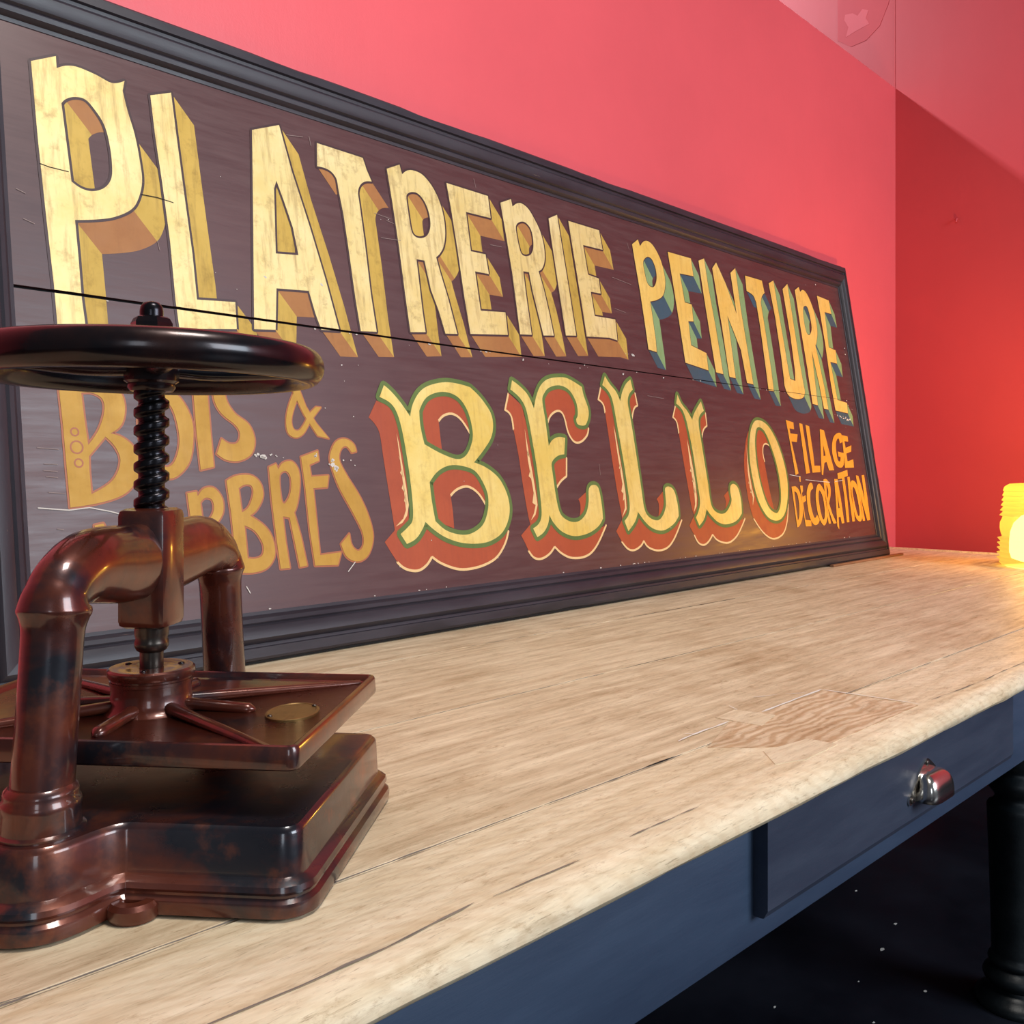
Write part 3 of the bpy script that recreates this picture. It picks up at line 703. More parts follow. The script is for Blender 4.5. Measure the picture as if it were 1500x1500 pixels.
flat_poly('inlay_patch', [(1.727, .872), (1.738, .690), (1.403, .692), (1.30, .760), (1.245, .815), (1.398, .871)], .0006, M_INLAY, .0016, 'let in piece of wavy grained oak')
flat_poly('inlay_patch', [(1.405, .904), (1.476, .910), (1.494, .839), (1.415, .820)], .0010, M_PALE, .0016, 'small pale let in block')
flat_poly('inlay_patch', [(1.245, .700), (1.29, .745), (1.40, .730), (1.405, .682), (1.30, .680)], .0008, M_PALE, .0016)


def ribbon(bm, pts, w, z, jit=0.0, clos=False):
    """a thin flat line with uneven edges; pts in the table frame"""
    P = [Vector(p) for p in pts]
    Q = []
    for a, b in zip(P, P[1:]):
        n = max(1, int((b - a).length / 0.02))
        Q += [a.lerp(b, k / n) for k in range(n)]
    Q.append(P[-1])
    prev = None
    for i, p in enumerate(Q):
        t = (Q[min(i + 1, len(Q) - 1)] - Q[max(i - 1, 0)]).normalized()
        nn = Vector((-t.y, t.x))
        ww = w * (1 - jit * random.random()) * (0.25 if i in (0, len(Q) - 1) else 1)
        off = (random.random() - .5) * jit * w
        c = p + nn * off
        zc = z(p) if callable(z) else z
        a = bm.verts.new(tloc(*(c + nn * ww), zc)); b = bm.verts.new(tloc(*(c - nn * ww), zc))
        if prev:
            bm.faces.new((prev[0], prev[1], b, a))
        prev = (a, b)


bm = bmesh.new()
ribbon(bm, [(1.24, .866), (1.30, .871), (1.398, .873)], .0030, .0016, .7)
ribbon(bm, [(1.494, .866), (1.60, .869), (1.729, .8725)], .0030, .0016, .4)
ribbon(bm, [(1.729, .8725), (1.745, .739), (1.746, .69)], .0020, .0016, .5)
ribbon(bm, [(1.578, .936), (1.60, .925), (1.635, .912)], .0018, .0012, .7)
ribbon(bm, [(1.647, .905), (1.66, .895), (1.689, .881)], .0018, .0012, .7)
ribbon(bm, [(1.488, .930), (1.476, .905)], .006, .0020, .6)
ribbon(bm, [(1.284, .884), (1.30, .868)], .003, .0012, .6)
o = bm_obj('filler_line', bm, M_FILL, table); o['kind'] = 'stuff'

# cracks and dirt in the boards
bm = bmesh.new()
ribbon(bm, [(1.80, .690), (1.889, .684), (2.061, .678), (2.15, .680), (2.28, .677), (2.6, .680)], .0017, .0008, .95)
ribbon(bm, [(0.33, .683), (.377, .681), (.434, .680), (.523, .679), (.578, .683), (.638, .688)], .0020, .0008, .98)
ribbon(bm, [(.66, .684), (.72, .683), (.79, .680)], .0018, .0008, .8)
ribbon(bm, [(.20, .834), (.248, .829), (.285, .823)], .0022, .0008, .8)
ribbon(bm, [(.88, .683), (.96, .682), (1.02, .681)], .0014, .0008, .9)
for ys in (.8245, 1.2679, 1.691):
    x = X0
    while x < X1 - .1:
        L = random.uniform(.25, .8)
        ribbon(bm, [(x, ys), (min(x + L, X1), ys)], random.uniform(.0009, .0022), .0004, .6)
        x += L * random.uniform(.95, 1.1)
o = bm_obj('edge_crack', bm, M_EDGE, table); o['kind'] = 'stuff'
bm = bmesh.new()
ribbon(bm, [(1.103, .8245), (1.14, .824), (1.17, .8245)], .003, .0009, .6)
ribbon(bm, [(1.62, 1.2675), (1.78, 1.268), (1.9, 1.2675)], .0012, .0009, .6)
ribbon(bm, [(2.2, 1.691), (2.55, 1.691), (2.75, 1.6915)], .0022, .0009, .8)
o = bm_obj('seam_dirt', bm, M_BLACK, table); o['kind'] = 'stuff'

# apron, drawer, lower rail
AB = -0.213
bm = bmesh.new()
box(bm, X0 + .06 - TC[0], X1 - .06 - TC[0], .672 - TC[1], .697 - TC[1], TZ + AB, TZ - .0362, .002)
o = bm_obj('apron', bm, M_APRON, table, 40); o['label'] = 'slate blue front apron'
bm = bmesh.new()
box(bm, X0 + .06 - TC[0], X1 - .06 - TC[0], 1.85 - TC[1], 1.875 - TC[1], TZ + AB, TZ - .0362, .002)
bm_obj('apron', bm, M_APRON, table, 40)
for xx in (X0 + .06, X1 - .085):
    bm = bmesh.new()
    box(bm, xx - TC[0], xx + .025 - TC[0], .70 - TC[1], 1.847 - TC[1], TZ + AB, TZ - .0362, .002)
    bm_obj('apron', bm, M_APRON, table, 40)
# drawer front: proud of the apron, with a bevelled lower edge
bm = bmesh.new()
dx0, dx1, dz0, dz1 = 1.137, 2.135, -.174, -.0366
sec = [(.6716, dz0), (.6716, dz1), (.650, dz1), (.650, dz0 + .012), (.6535, dz0 + .006), (.656, dz0 + .001), (.660, dz0)]
ra = [bm.verts.new(tloc(dx0, y, z)) for y, z in sec]
ri = [bm.verts.new(tloc(dx1 - .006, y, z)) for y, z in sec]
rb = [bm.verts.new(tloc(dx1, max(y, .655), z)) for y, z in sec]
for p, q in ((ra, ri), (ri, rb)):
    for j in range(len(sec)):
        bm.faces.new((p[j], p[(j + 1) % len(sec)], q[(j + 1) % len(sec)], q[j]))
bm.faces.new(ra); bm.faces.new(list(reversed(rb)))
drawer = bm_obj('drawer', bm, M_DRAWER, table, 25); drawer['label'] = 'drawer front with cup pull'
# cup pull
bm = bmesh.new()
HX, HZ = 1.668, -.112
out = []
for (x, z, r) in ((-.066, -.012, .010), (.066, -.012, .010), (0, .034, .010)):
    pass
pl = cr([(-.076, -.018), (-.070, -.024), (-.055, -.022), (0, -.024), (.055, -.022), (.070, -.024), (.076, -.018), (.073, -.008), (.055, .004), (.035, .022), (.013, .036), (0, .041), (-.013, .036), (-.035, .022), (-.055, .004), (-.073, -.008)], 3, True)
a = [bm.verts.new(tloc(HX + x, .6499, HZ + z)) for x, z in pl]
b = [bm.verts.new(tloc(HX + x, .6465, HZ + z)) for x, z in pl]
bm.faces.new(a); bm.faces.new(list(reversed(b)))
for i in range(len(pl)):
    bm.faces.new((a[i], a[(i + 1) % len(pl)], b[(i + 1) % len(pl)], b[i]))
pull = bm_obj('cup_pull', bm, M_NICKEL, drawer, 40); pull['label'] = 'nickel cup pull'
bm = bmesh.new()
sp = lambda v, e: math.copysign(abs(v) ** e, v)
gr = []
for i in range(25):
    u = pi * i / 24
    row = []
    for j in range(11):
        v = (pi / 2) * j / 10
        x = -.050 * sp(cos(u), .42)
        y = .034 * sp(sin(u), .45) * sp(cos(v), .7)
        z = .046 * sp(sin(v), .7) * (0.35 + 0.65 * sp(sin(u), .45))
        x *= (1 - .25 * (j / 10) ** 2)
        row.append(bm.verts.new(tloc(HX + x, .6464 - y, HZ - .022 + z)))
    gr.append(row)
for p, q in zip(gr, gr[1:]):
    for j in range(10):
        try:
            bm.faces.new((p[j], q[j], q[j + 1], p[j + 1]))
        except ValueError:
            pass
bmesh.ops.remove_doubles(bm, verts=bm.verts, dist=1e-5)
cup = bm_obj('cup', bm, M_NICKEL, drawer, 60)
so = cup.modifiers.new('thick', 'SOLIDIFY'); so.thickness = .0022
for sx, sz in ((-.066, -.016), (.066, -.016), (0, .033)):
    bm = bmesh.new()
    bmesh.ops.create_uvsphere(bm, u_segments=12, v_segments=6, radius=.0055)
    bmesh.ops.scale(bm, vec=(1, .45, 1), verts=bm.verts)
    bmesh.ops.translate(bm, vec=tloc(HX + sx, .6462, HZ + sz), verts=bm.verts)
    bm_obj('screw', bm, M_STEEL, drawer, 60)

# turned legs
LEG = [(.0, 0), (.092, 0), (.094, .004), (.093, .012), (.086, .022), (.072, .032), (.060, .040), (.057, .046), (.062, .052), (.071, .060), (.074, .070), (.070, .080), (.060, .088), (.056, .094), (.060, .099), (.0625, .106), (.060, .113), (.055, .118), (.054, .126),
       (.0560, .22), (.0600, .36), (.0640, .468), (.0645, .478), (.062, .484), (.054, .488), (.047, .497), (.047, .505), (.052, .513), (.061, .524), (.064, .535), (.061, .547), (.052, .557), (.047, .563), (.047, .570), (.054, .578), (.058, .590), (.058, TZ + AB - .03), (.062, TZ + AB - .02), (.062, TZ + AB)]
bm = bmesh.new()
lathe(bm, LEG, 40, close=False)
box(bm, -.055, .055, -.055, .055, TZ + AB, TZ - .0365)
bmesh.ops.remove_doubles(bm, verts=bm.verts, dist=1e-6)
legs = []
for i, (x, y) in enumerate([(2.50, .757), (-.48, .757), (4.86, .757), (2.50, 1.79), (-.48, 1.79), (4.86, 1.79)]):
    if i == 0:
        o = bm_obj('leg', bm, M_LEGP, table, 50)
        first = o
    else:
        o = first.copy(); COL.objects.link(o); o.parent = table
    o.location = (x - TC[0], y - TC[1], 0)

# ------------------------------------------------------------------ the sign
PHI = radians(9)
SIGN = thing('painted_sign', 'long framed maroon trade sign with gilded lettering leaning on the red wall', 'sign', (0, 2.122 * .86, TZ + .0075), rot=(pi / 2 - PHI, 0, 0))
U0, U1, V0, V1 = .57, 4.67, 0.0, 1.467          # outer frame
WL, WR, WB, WT = .112, .072, .108, .114         # widths of the four members
HP = -.028                                      # depth of the painted boards
PROF = [(0, -.043), (0, -.012), (.03, -.004), (.08, 0), (.27, .001), (.29, -.006), (.35, -.008), (.38, -.003), (.46, .003), (.60, .001), (.70, -.005), (.74, -.012), (.78, -.009), (.86, -.012), (.91, -.018), (.93, -.024), (1.0, -.026), (1.0, -.040), (.6, -.043)]


def corner(t, su, sv):
    u = U0 + WL * t if su < 0 else U1 - WR * t
    v = V0 + WB * t if sv < 0 else V1 - WT * t
    return u, v


def frame_member(c0, c1, mat, wear_seed, label=None):
    bm = bmesh.new()
    n = 60 if c0[1] == c1[1] else 24
    rows = []
    for i in range(n + 1):
        f = i / n
        row = []
        for j, (t, h) in enumerate(PROF):
            a, b = corner(t, *c0), corner(t, *c1)
            u, v = a[0] + (b[0] - a[0]) * f, a[1] + (b[1] - a[1]) * f
            dh = dv = 0
            if 0 < i < n and t < .12 and h > -.02:
                q = noise.noise((u * 3 + wear_seed, v * 3, t * 3)) + .5 * noise.noise((u * 12 + wear_seed, v * 12, t))
                dv = -.003 * max(0, q - .15) * 2
                dh = -.003 * max(0, q) * 1.5
            s = 0 if c0[1] != c1[1] else c0[1]
            row.append(bm.verts.new((u, v + dv * (s or 0), h + dh)))
        rows.append(row)
    m = len(PROF)
    for a, b in zip(rows, rows[1:]):
        for j in range(m):
            bm.faces.new((a[j], a[(j + 1) % m], b[(j + 1) % m], b[j]))
    bm.faces.new(rows[0]); bm.faces.new(list(reversed(rows[-1])))
    o = bm_obj('frame_rail', bm, mat, SIGN, 28)
    return o


frame_member((-1, 1), (1, 1), M_FRAME, 0.0)
frame_member((1, -1), (-1, -1), M_FRAME, 5.0)
frame_member((-1, -1), (-1, 1), M_FRAMEV, 9.0)
frame_member((1, 1), (1, -1), M_FRAMEV, 13.0)

gap_hi = lambda u: .7985 + (u - .69) * (.7727 - .7985) / 3.91
gap_lo = lambda u: .7915 + (u - .69) * (.7716 - .7915) / 3.91
ul, ur = U0 + WL - .01, U1 - WR + .01


def board(v_lo, v_hi):
    bm = bmesh.new()
    lo = [bm.verts.new((u, v_lo(u), HP)) for u in (ul, (ul + ur) / 2, ur)]
    hi = [bm.verts.new((u, v_hi(u), HP)) for u in (ul, (ul + ur) / 2, ur)]
    lo2 = [bm.verts.new((v.co.x, v.co.y, HP - .010)) for v in lo]
    hi2 = [bm.verts.new((v.co.x, v.co.y, HP - .010)) for v in hi]
    for k in range(2):
        bm.faces.new((lo[k], lo[k + 1], hi[k + 1], hi[k]))
        bm.faces.new((lo2[k + 1], lo2[k], hi2[k], hi2[k + 1]))
        bm.faces.new((lo2[k], lo2[k + 1], lo[k + 1], lo[k]))
        bm.faces.new((hi[k], hi[k + 1], hi2[k + 1], hi2[k]))
    bm.faces.new((lo[0], hi[0], hi2[0], lo2[0])); bm.faces.new((lo[2], lo2[2], hi2[2], hi[2]))
    bm_obj('board', bm, M_PANEL, SIGN)


board(gap_hi, lambda u: V1 - WT + .01)
board(lambda u: V0 + WB - .01, gap_lo)
bm = bmesh.new()
box(bm, U0 + .05, U1 - .04, V0 + .05, V1 - .05, HP - .0142, HP - .0102)
bm_obj('back_board', bm, M_BLACK, SIGN)


bm = bmesh.new()
box(bm, U0 + .01, U1 - .01, V0 - .0035, V0 + .006, -.020, -.012)
bm_obj('shadow_strip', bm, M_BLACK, SIGN)  # black strip added as the shadow beneath the sign's lower edge


# --- lettering: flat paint, a hair above the boards
def parse(s, closed=True):
    pts = []
    for tok in s.split():
        sm = tok.endswith('~')
        x, y = tok.rstrip('~').split(',')
        pts.append((float(x) / 1000, float(y) / 1000, sm))
    n = len(pts)
    out = []
    rng = range(n if closed else n - 1)
    for i in rng:
        a, b = pts[i], pts[(i + 1) % n]
        if not (a[2] or b[2]):
            out.append((a[0], a[1])); continue
        p = pts[i - 1] if a[2] and (closed or i > 0) else None
        q = pts[(i + 2) % n] if b[2] and (closed or i + 2 < n) else None
        ma = ((b[0] - p[0]) / 2, (b[1] - p[1]) / 2) if p else None
        mb = ((q[0] - a[0]) / 2, (q[1] - a[1]) / 2) if q else None
        d = (b[0] - a[0], b[1] - a[1])
        if ma is None:
            ma = tuple((1.5 * d[k] - .5 * mb[k]) for k in (0, 1)) if mb else d
        if mb is None:
            mb = tuple((1.5 * d[k] - .5 * ma[k]) for k in (0, 1))
        L = hypot(*d)
        for m_ in (ma, mb):
            pass
        ma = tuple(x * min(1, 1.3 * L / (hypot(*ma) + 1e-9)) for x in ma)
        mb = tuple(x * min(1, 1.3 * L / (hypot(*mb) + 1e-9)) for x in mb)
        for k in range(5):
            t = k / 5
            h00, h10, h01, h11 = 2 * t ** 3 - 3 * t * t + 1, t ** 3 - 2 * t * t + t, -2 * t ** 3 + 3 * t * t, t ** 3 - t * t
            out.append(tuple(h00 * a[c] + h10 * ma[c] + h01 * b[c] + h11 * mb[c] for c in (0, 1)))
    if not closed:
        out.append((pts[-1][0], pts[-1][1]))
    return out


def area2(p):
    return sum(p[i - 1][0] * p[i][1] - p[i][0] * p[i - 1][1] for i in range(len(p))) / 2


def orient(cs, hole_first=False):
    r = []
    for i, c in enumerate(cs):
        ccw = area2(c) > 0
        r.append(c if ccw == (i == 0) else c[::-1])
    return r


def fill(bm, cs, h, mi):
    tri = tessellate_polygon([[Vector((x, y, 0)) for x, y in c] for c in cs])
    vs = [bm.verts.new((x, y, HP + h)) for c in cs for x, y in c]
    for t in tri:
        try:
            f = bm.faces.new([vs[i] for i in t])
        except ValueError:
            continue
        f.normal_update()
        if f.normal.z < 0:
            f.normal_flip()
        f.material_index = mi


def stroke(bm, c, w, h, mi, closed=True):
    n = len(c)
    for i in range(n if closed else n - 1):
        a, b = Vector(c[i]), Vector(c[(i + 1) % n])
        d = b - a
        if d.length < 1e-6:
            continue
        q = Vector((-d.y, d.x)).normalized() * w
        f = bm.faces.new([bm.verts.new((p.x, p.y, HP + h - .00007 * (i % 3))) for p in (a - q, b - q, b + q, a + q)])
        f.material_index = mi
    for i in range(n):
        a = Vector(c[i])
        f = bm.faces.new([bm.verts.new((a.x + w * cos(k * pi / 4), a.y + w * sin(k * pi / 4), HP + h - .00021 - .00007 * (i % 3))) for k in range(8)])
        f.material_index = mi


def shade(bm, cs, off, mi_side, mi_under, h1=.0009, h0=.0003, top=9.0):
    for ci, c in enumerate(cs):
        ytop = max(p[1] for p in c)
        n = len(c)
        for i in range(n):
            a, b = Vector(c[i]), Vector(c[(i + 1) % n])
            d = b - a
            if d.length < 1e-6:
                continue
            nn = Vector((d.y, -d.x)).normalized()
            if ci == 0 and (nn.x > .7 and d.length < .06 and ytop - (a.y + b.y) / 2 < .075 or (a.y + b.y) / 2 > top):
                continue
            if nn.dot(Vector(off).normalized()) < .02:
                continue
            vs = [bm.verts.new((p.x, p.y, HP + h)) for p, h in ((a, h1), (a + Vector(off), h0), (b + Vector(off), h0), (b, h1))]
            f = bm.faces.new(vs)
            f.normal_update()
            if f.normal.z < 0:
                f.normal_flip()
            f.material_index = mi_under if -nn.y > nn.x * 1.0 else mi_side


def cut_gap(bm):
    lo = min(v.co.y for v in bm.verts); hi = max(v.co.y for v in bm.verts)
    if lo > .80 or hi < .77:
        return
    for fn in (gap_hi, gap_lo):
        d = Vector((1, fn(1) - fn(0), 0)).normalized()
        bmesh.ops.bisect_plane(bm, geom=bm.verts[:] + bm.edges[:] + bm.faces[:], plane_co=(1, fn(1), 0), plane_no=(-d.y, d.x, 0))
    dele = [f for f in bm.faces if gap_lo(f.calc_center_median().x) < f.calc_center_median().y < gap_hi(f.calc_center_median().x)]
    bmesh.ops.delete(bm, geom=dele, context='FACES')


def letter(name, bm, mats, label=None):
    cut_gap(bm)
    me = bpy.data.meshes.new(name)
    bm.to_mesh(me); bm.free()
    o = link(name, me, mats, SIGN)
    if label:
        o['label'] = label


D = json.loads(LETTERS)
for key, off, mats, lab, lw in (('plat', (.052, -.064), [M_GOLD, M_LINE, M_SIDE, M_UNDER], 'pale gold letter with ochre block shade', .0058), ('pein', (.046, -.064), [M_GOLDY, M_LINE, M_SAGE, M_TEAL], 'yellow gold letter with green and blue block shade', .003)):
    for k, cs in enumerate(D[key]):
        cs = orient([parse(c) for c in cs])
        bm = bmesh.new()
        shade(bm, cs, off, 2, 3, top=1.165 if (key, k) == ('plat', 0) else 9.0)
        for c in cs:
            stroke(bm, c, lw, .0012, 1)
        fill(bm, cs, .0016, 0)
        letter('block_letter', bm, mats, lab)
for k, cs in enumerate(D['bello']):
    cs = orient([parse(c) for c in cs])
    bm = bmesh.new()
    for c in D['cream'][k]:
        stroke(bm, parse(c, False), .0035, .0008, 3, False)
    for c in D['red'][k]:
        fill(bm, [parse(c)], .0006, 2)
    for c in D['hatch'][k]:
        fill(bm, [parse(c)], .0010, 3)
    for c in cs:
        stroke(bm, c, .0125, .0012, 1)
    fill(bm, cs, .0016, 0)
    letter('ornate_letter', bm, [M_GOLDB, M_GREEN, M_RED, M_CREAM], 'gold letter with green outline and vermilion shade')
for key, m, line in (('bois', M_OCHRE, .004), ('fil', M_ORANGE, 0)):
    for cs in D[key]:
        cs = orient([parse(c) for c in cs])
        bm = bmesh.new()
        if line:
            for c in cs:
                stroke(bm, c, line, .0008, 1)
        fill(bm, cs, .0016, 0)
        letter('plain_letter', bm, [m, M_PINK])
bm = bmesh.new()
for cs in D['amp']:
    for j, c in enumerate(cs):
        stroke(bm, parse(c), .003, .0008, 1)
        fill(bm, [parse(c)], .0016 + .0002 * j, 0)
letter('ampersand', bm, [M_OCHRE, M_PINK])

K = json.loads(MARKS)
bm = bmesh.new()
for u, v, ru, rv in K['r']:
    for c, w in ((0, 0),):
        pts = [((u + rv * cos(a * pi / 10)) / 1000, (v + ru * sin(a * pi / 10)) / 1000) for a in range(20)]
        stroke(bm, pts, .0016, .0019, 0)
letter('ring_mark', bm, [M_PINK])
bm = bmesh.new()
for s in K['m']['scr']:
    stroke(bm, parse(s, False), .0006, .0019, 0, False)
for s in K['m']['white']:
    stroke(bm, parse(s, False), .0012, .0020, 1, False)
for s in K['m']['crack']:
    stroke(bm, parse(s, False), .0010, .0020, 2, False)
for u, v, r in K['c']:
    for q in range(1 + int(r > 4) + int(r > 6)):
        f = flake(bm, (u + random.uniform(-r, r) * (q > 0)) / 1000, (v + random.uniform(-r, r) * .6 * (q > 0)) / 1000, r / 1000 * random.uniform(.35, .8), z=HP + .0021, k=7, sx=1.3)
        f.material_index = 1
for q in range(60):      # chips along the rebate and the open joint
    u = random.uniform(.75, 4.5)
    v = gap_lo(u) - .002 if q % 2 else V0 + WB + .003
    f = flake(bm, u, v, random.uniform(.001, .0026), z=HP + .0021, k=6, sx=random.uniform(1, 3.5))
    f.material_index = 1
me = bpy.data.meshes.new('paint_loss'); bm.to_mesh(me); bm.free()
o = link('paint_loss', me, [M_SCRATCH, M_CHIP, M_BLACK], SIGN); o['kind'] = 'stuff'

# slat wedged under the right end of the sign
p1 = Vector((4.02, 2.122 * .86, 0)); p2 = Vector((4.78, 2.122 * .86, 0))
bm = bmesh.new()
box(bm, 0, .80, 0, .018, 0, .010, .0015)
slat = bm_obj('wood_slat', bm, M_BROWNWOOD, None, 40)
slat.location = (3.98, 2.122 * .86 - .0205, TZ + .0006)
slat['label'] = 'thin brown wooden slat under the right end of the sign'
slat['category'] = 'slat'

# ------------------------------------------------------------------ the copying press
PC = VV * 1.129 - RR * .430
PRESS = thing('copying_press', 'bronzed cast iron copying press with black handwheel on the oak table', 'press', (PC.x, PC.y, TZ + .0006), TH - radians(5.4) - pi / 2)

# base with two lobes
half = [(.074, -.197), (.063, -.205), (.053, -.222), (.043, -.245), (.031, -.262), (.016, -.270)]
front = half + [(0, -.272)] + [(-x, y) for x, y in reversed(half)]
bk = [(-.074, .140), (-.064, .148), (-.056, .165), (-.050, .195), (-.048, .225), (-.042, .248), (-.030, .262), (-.016, .270)]
back = bk + [(0, .272)] + [(-x, y) for x, y in reversed(bk)]
cor = lambda cx, cy, r, a0: [(cx + r * cos(radians(a0 + k * 22.5)), cy + r * sin(radians(a0 + k * 22.5))) for k in range(5)]
OUT = list(reversed(cr(front, 2))) + cor(.223, -.177, .020, -90) + cor(.223, .118, .020, 0) + list(reversed(cr(back, 2))) + cor(-.223, .118, .020, 90) + cor(-.223, -.177, .020, 180)
# front list runs right to left; reversed it runs left to right, so the outline is counter-clockwise
bm = bmesh.new()
loft(bm, [(offset_poly(OUT, d), z) for d, z in ((.012, 0), (.017, .003), (.018, .010), (.0165, .016), (.012, .020), (.012, .0225), (.0145, .026), (.013, .031), (.007, .035), (.0035, .0365), (.003, .039), (.001, .076), (-.001, .080), (-.004, .0825), (-.008, .083))])
bm_obj('base', bm, M_IRON, PRESS, 32)
for sx, sy in ((.087, -.212), (-.087, -.212)):
    bm = bmesh.new()
    lathe(bm, [(.009, .002), (.023, 0), (.025, .004), (.025, .013), (.021, .017), (.012, .0175), (.009, .015), (.009, .002)], 28, (sx, sy), close=False)
    bm_obj('lug', bm, M_IRON, PRESS, 40)
    bm = bmesh.new(); lathe(bm, [(.009, .001), (.009, .004)], 20, (sx, sy)); bm_obj('lug_hole', bm, M_BLACK, PRESS)

# arch: two columns bending into a crown that carries the screw boss
def arch_side(s):
    P = [(-.2235, .083), (-.2215, .120), (-.214, .18), (-.207, .24), (-.2035, .270), (-.2020, .282), (-.2010, .290), (-.2000, .298), (-.1965, .304), (-.188, .313), (-.172, .321), (-.150, .327), (-.120, .327), (-.085, .324), (-.05, .322), (-.01, .322)]
    R = [(.0295, .0295), (.0290, .0290), (.0285, .0285), (.0285, .0285), (.0290, .0290), (.0315, .0320), (.0345, .0350), (.0320, .0330), (.0300, .0315), (.0300, .0325), (.0305, .0345), (.0310, .038), (.0300, .041), (.0285, .043), (.0275, .044), (.027, .044)]
    PP = cr(P, 4)
    RR_ = cr(R, 4)
    return [(0, s * y, z) for y, z in PP], RR_


bm = bmesh.new()
for s in (1, -1):
    pts, rad = arch_side(s)
    tube(bm, pts, [tuple(r) for r in rad], 20)
bm_obj('arch', bm, M_IRON, PRESS, 50)
for sy in (-.2235, .2235):
    bm = bmesh.new()
    lathe(bm, [(.040, .0825), (.040, .086), (.0365, .088), (.0358, .106), (.0365, .109), (.0355, .114), (.0335, .117), (.0338, .121), (.0325, .125), (.029, .128)], 36, (0, sy))
    bm_obj('column_foot', bm, M_IRON, PRESS, 40)
bm = bmesh.new(); box(bm, -.030, .030, -.030, .030, .242, .383, .009, 2)
bm_obj('screw_boss', bm, M_IRON, PRESS, 40)

# screw
bm = bmesh.new()
nt, pitch, zA, zB = 36, .0215, .375, .535
nz = int((zB - zA) / pitch * 12)
rows = []
for i in range(nz + 1):
    z = zA + (zB - zA) * i / nz
    row = []
    for k in range(nt):
        th_ = 2 * pi * k / nt
        fr = ((z / pitch) - k / nt) % 1
        q = max(0, min(1, (0.5 - abs(fr - .5)) * 5 - .65))
        r = .0150 + .0052 * (3 * q * q - 2 * q ** 3)
        row.append(bm.verts.new((r * cos(th_), r * sin(th_), z)))
    rows.append(row)
for a, b in zip(rows, rows[1:]):
    for k in range(nt):
        bm.faces.new((a[k], a[(k + 1) % nt], b[(k + 1) % nt], b[k]))
bm.faces.new(list(reversed(rows[0]))); bm.faces.new(rows[-1])
bm_obj('screw', bm, M_SCREW, PRESS, 60)
bm = bmesh.new()
lathe(bm, [(.0135, .170), (.0135, .212), (.017, .214), (.0195, .219), (.0195, .224), (.0180, .228), (.0195, .233), (.0195, .243)], 32)
bm_obj('spindle', bm, M_STEEL, PRESS, 40)
bm = bmesh.new()
lathe(bm, [(.014, .1965), (.0145, .1968), (.0145, .1972), (.014, .1974)], 24)
bm.free()

# platen: tray with ribs, hub and a brass medallion
def rrect(hx, hy, r):
    return [p for (cx, cy, a0) in ((hx - r, -hy + r, -90), (hx - r, hy - r, 0), (-hx + r, hy - r, 90), (-hx + r, -hy + r, 180)) for p in cor(cx, cy, r, a0)]


bm = bmesh.new()
R0 = rrect(.234, .170, .012)
loft(bm, [(offset_poly(R0, d), z) for d, z in ((-.004, .128), (-.001, .130), (0, .133), (-.001, .149), (-.003, .1525), (-.006, .1535), (-.009, .152), (-.013, .146), (-.017, .1445))])
platen = bm_obj('platen', bm, M_IRON, PRESS, 32)
ends = [(.214, .152), (-.214, .152), (.206, -.156), (-.206, -.156), (.130, -.006), (-.130, -.006), (.0, -.128), (0, .128)]
for i, (ex, ey) in enumerate(ends):
    d = Vector((ex, ey)).normalized()
    a = d * .035
    e = Vector((ex, ey))
    L = (e - a).length
    P, R = [], []
    for k in range(13):
        f = k / 12
        p = a.lerp(e, f)
        if i < 4:
            z = .152 - .008 * f
            r = (.0085 - .003 * f)
        else:
            z = .152 - .005 * f
            r = .0085 if f < .9 else .0085 * sqrt(max(.05, 1 - ((f - .9) / .1) ** 2))
        P.append((p.x, p.y, z)); R.append((r, r * .85))
    bm = bmesh.new()
    tube(bm, P, R, 12, ref=Vector((-d.y, d.x, 0)))
    bm_obj('rib', bm, M_IRON, platen, 60)
bm = bmesh.new()
lathe(bm, [(.056, .1445), (.050, .149), (.0465, .155), (.0455, .168), (.0455, .176), (.0470, .1765), (.0470, .180), (.0455, .1805), (.0455, .183), (.0485, .184), (.0500, .188), (.0495, .1925), (.0470, .1945), (.0180, .1945), (.0165, .1935)], 48)
bm_obj('platen_hub', bm, M_IRON, platen, 35)
for ax_ in (.6, 2.9, 4.9):
    bm = bmesh.new()
    bmesh.ops.create_uvsphere(bm, u_segments=10, v_segments=6, radius=.0042, matrix=Matrix.Translation((.034 * cos(ax_), .034 * sin(ax_), .1945)) @ Matrix.Diagonal((1, 1, .5, 1)))
    bm_obj('hub_screw', bm, M_BIRON, platen, 60)
bm = bmesh.new()
el = lambda rx, ry: [(.176 + rx * cos(k * pi / 20), -.010 + ry * sin(k * pi / 20)) for k in range(40)]
loft(bm, [(el(.030, .040), .1440), (el(.030, .040), .1470), (el(.0285, .0385), .1480), (el(.0265, .0365), .1480), (el(.0255, .0355), .1472), (el(.018, .026), .1474), (el(.010, .014), .1480)])
med = bm_obj('medallion', bm, M_BRASS, platen, 35)
med['label'] = 'oval brass medallion'
for px_, py_ in ((.158, -.036), (.194, .016)):
    bm = bmesh.new()
    bmesh.ops.create_uvsphere(bm, u_segments=10, v_segments=6, radius=.003, matrix=Matrix.Translation((px_, py_, .148)) @ Matrix.Diagonal((1, 1, .6, 1)))
    bm_obj('pin', bm, M_STEEL, med, 60)

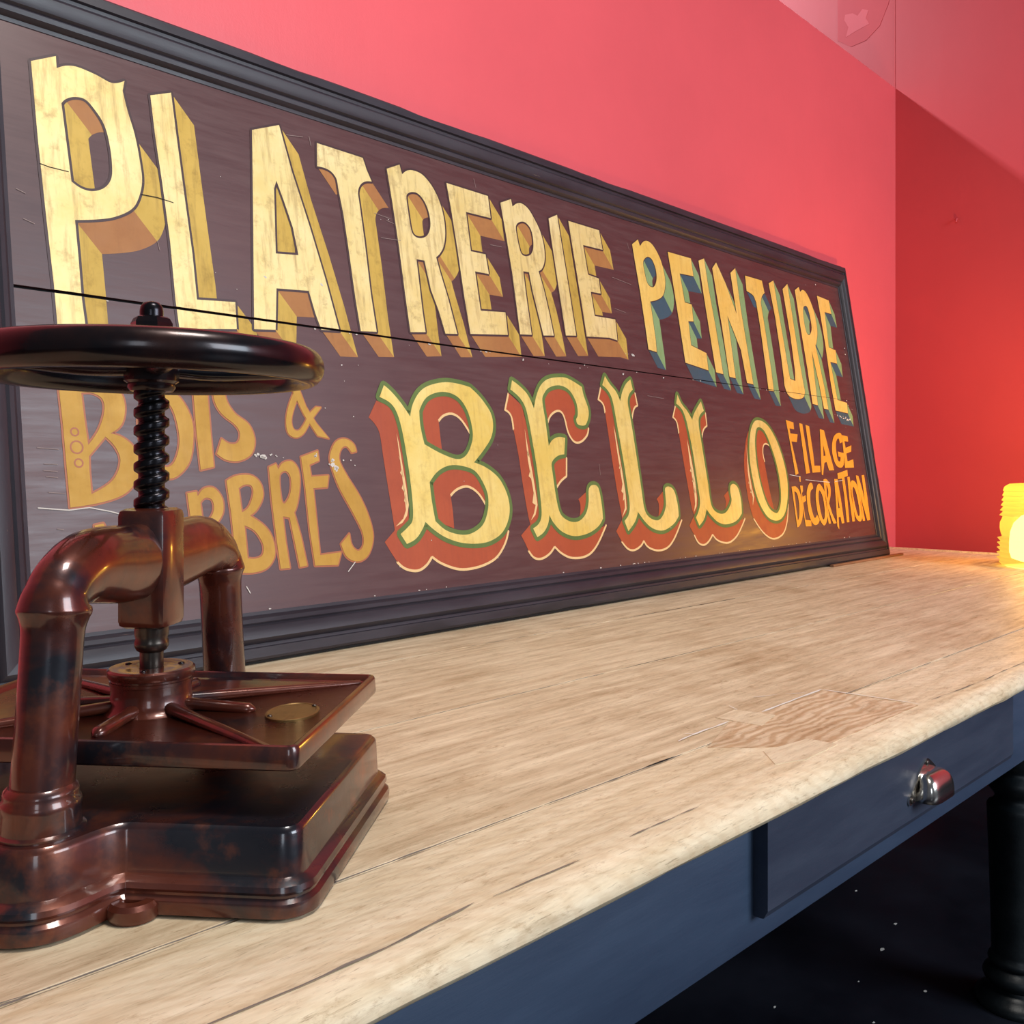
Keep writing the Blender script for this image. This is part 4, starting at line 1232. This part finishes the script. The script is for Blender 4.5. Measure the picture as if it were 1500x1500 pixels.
# handwheel
WZ = .553
bm = bmesh.new()
N, n2 = 96, 20
rg = []
for k in range(N):
    a = 2 * pi * k / N
    rg.append([bm.verts.new(((.184 + .0185 * cos(2 * pi * j / n2)) * cos(a), (.184 + .0185 * cos(2 * pi * j / n2)) * sin(a), WZ + .0215 * sin(2 * pi * j / n2))) for j in range(n2)])
for k in range(N):
    for j in range(n2):
        bm.faces.new((rg[k][j], rg[(k + 1) % N][j], rg[(k + 1) % N][(j + 1) % n2], rg[k][(j + 1) % n2]))
wheel = bm_obj('handwheel', bm, M_BIRON, PRESS, 180)
for k in range(4):
    a = radians(35 + 90 * k)
    bm = bmesh.new()
    P = cr([(.020, .548), (.07, .546), (.12, .549), (.172, .553)], 4)
    tube(bm, [(r * cos(a), r * sin(a), z) for r, z in P], [(.013 - .003 * i / 12, .0085) for i in range(13)], 12, ref=Vector((-sin(a), cos(a), 0)))
    bm_obj('spoke', bm, M_BIRON, wheel, 60)
bm = bmesh.new()
lathe(bm, [(.017, .521), (.024, .522), (.027, .526), (.027, .531), (.031, .534), (.032, .545), (.032, .558), (.028, .572), (.024, .582)], 36)
bm_obj('wheel_hub', bm, M_BIRON, wheel, 40)
bm = bmesh.new()
hexo = [(.0245 * cos(k * pi / 3 + .2), .0245 * sin(k * pi / 3 + .2)) for k in range(6)]
sc_ = lambda f: [(x * f, y * f) for x, y in hexo]
loft(bm, [(sc_(1), .575), (sc_(1), .603), (sc_(.86), .609), (sc_(.70), .611)])
bm_obj('nut', bm, M_BIRON, wheel, 25)
bm = bmesh.new()
lathe(bm, [(.0135, .605), (.0135, .6175), (.0125, .623), (.009, .6275), (.004, .629)], 24)
bm_obj('screw_end', bm, M_SCREW, PRESS, 50)

# ------------------------------------------------------------------ the lantern
LP = TX * 4.60 + TY * 1.275
LAMP = thing('lantern_lamp', 'glowing amber ribbed glass lantern at the far end of the table', 'lamp', (LP.x, LP.y, TZ + .0006), 0)
s_ = .00301                     # one step of the profile, in metres
prof = [(52, 0), (57, 2), (60, 5)]
z = 8
for k in range(5):              # lower prisms
    prof += [(58.5, z), (63.5 - .35 * k, z + 4.2), (58.5 - .3 * k, z + 5.0)]
    z += 7.2
prof += [(56, z), (57.5, z + 4), (59, z + 12), (58.5, z + 20), (55.5, z + 27)]
z += 29
for k in range(6):              # upper prisms
    prof += [(55 - .4 * k, z), (59.5 - 1.0 * k, z + 1.2), (55 - .4 * k, z + 6.2)]
    z += 7.3
prof += [(51, z + 1), (46, z + 4), (30, z + 5)]
bm = bmesh.new()
lathe(bm, [(r * s_, q * s_) for r, q in prof], 64, close=False)
o = bm_obj('ribbed_lens', bm, M_LENS, LAMP, 30); o['label'] = 'amber glass lens with stepped rings'
bm = bmesh.new()
lathe(bm, [(.055, .0), (.060, .004), (.055, .012), (.022, .016), (.020, .0195)], 32)
bm_obj('lamp_base', bm, M_BRASS, LAMP, 40)
bm = bmesh.new()
lathe(bm, [(.030, .020), (.100, .022), (.132, .034), (.140, .06), (.140, .10), (.136, .15), (.122, .19), (.092, .222), (.050, .24), (.012, .245)], 32)
bm_obj('bulb', bm, M_BULB, LAMP, 60)
pl_ = bpy.data.lights.new('bulb_light', 'POINT')
pl_.energy = 38
pl_.color = (1.0, 0.58, 0.22)
pl_.shadow_soft_size = .05
po = bpy.data.objects.new('bulb_light', pl_); COL.objects.link(po)
po.parent = LAMP
po.location = (0, 0, .31)
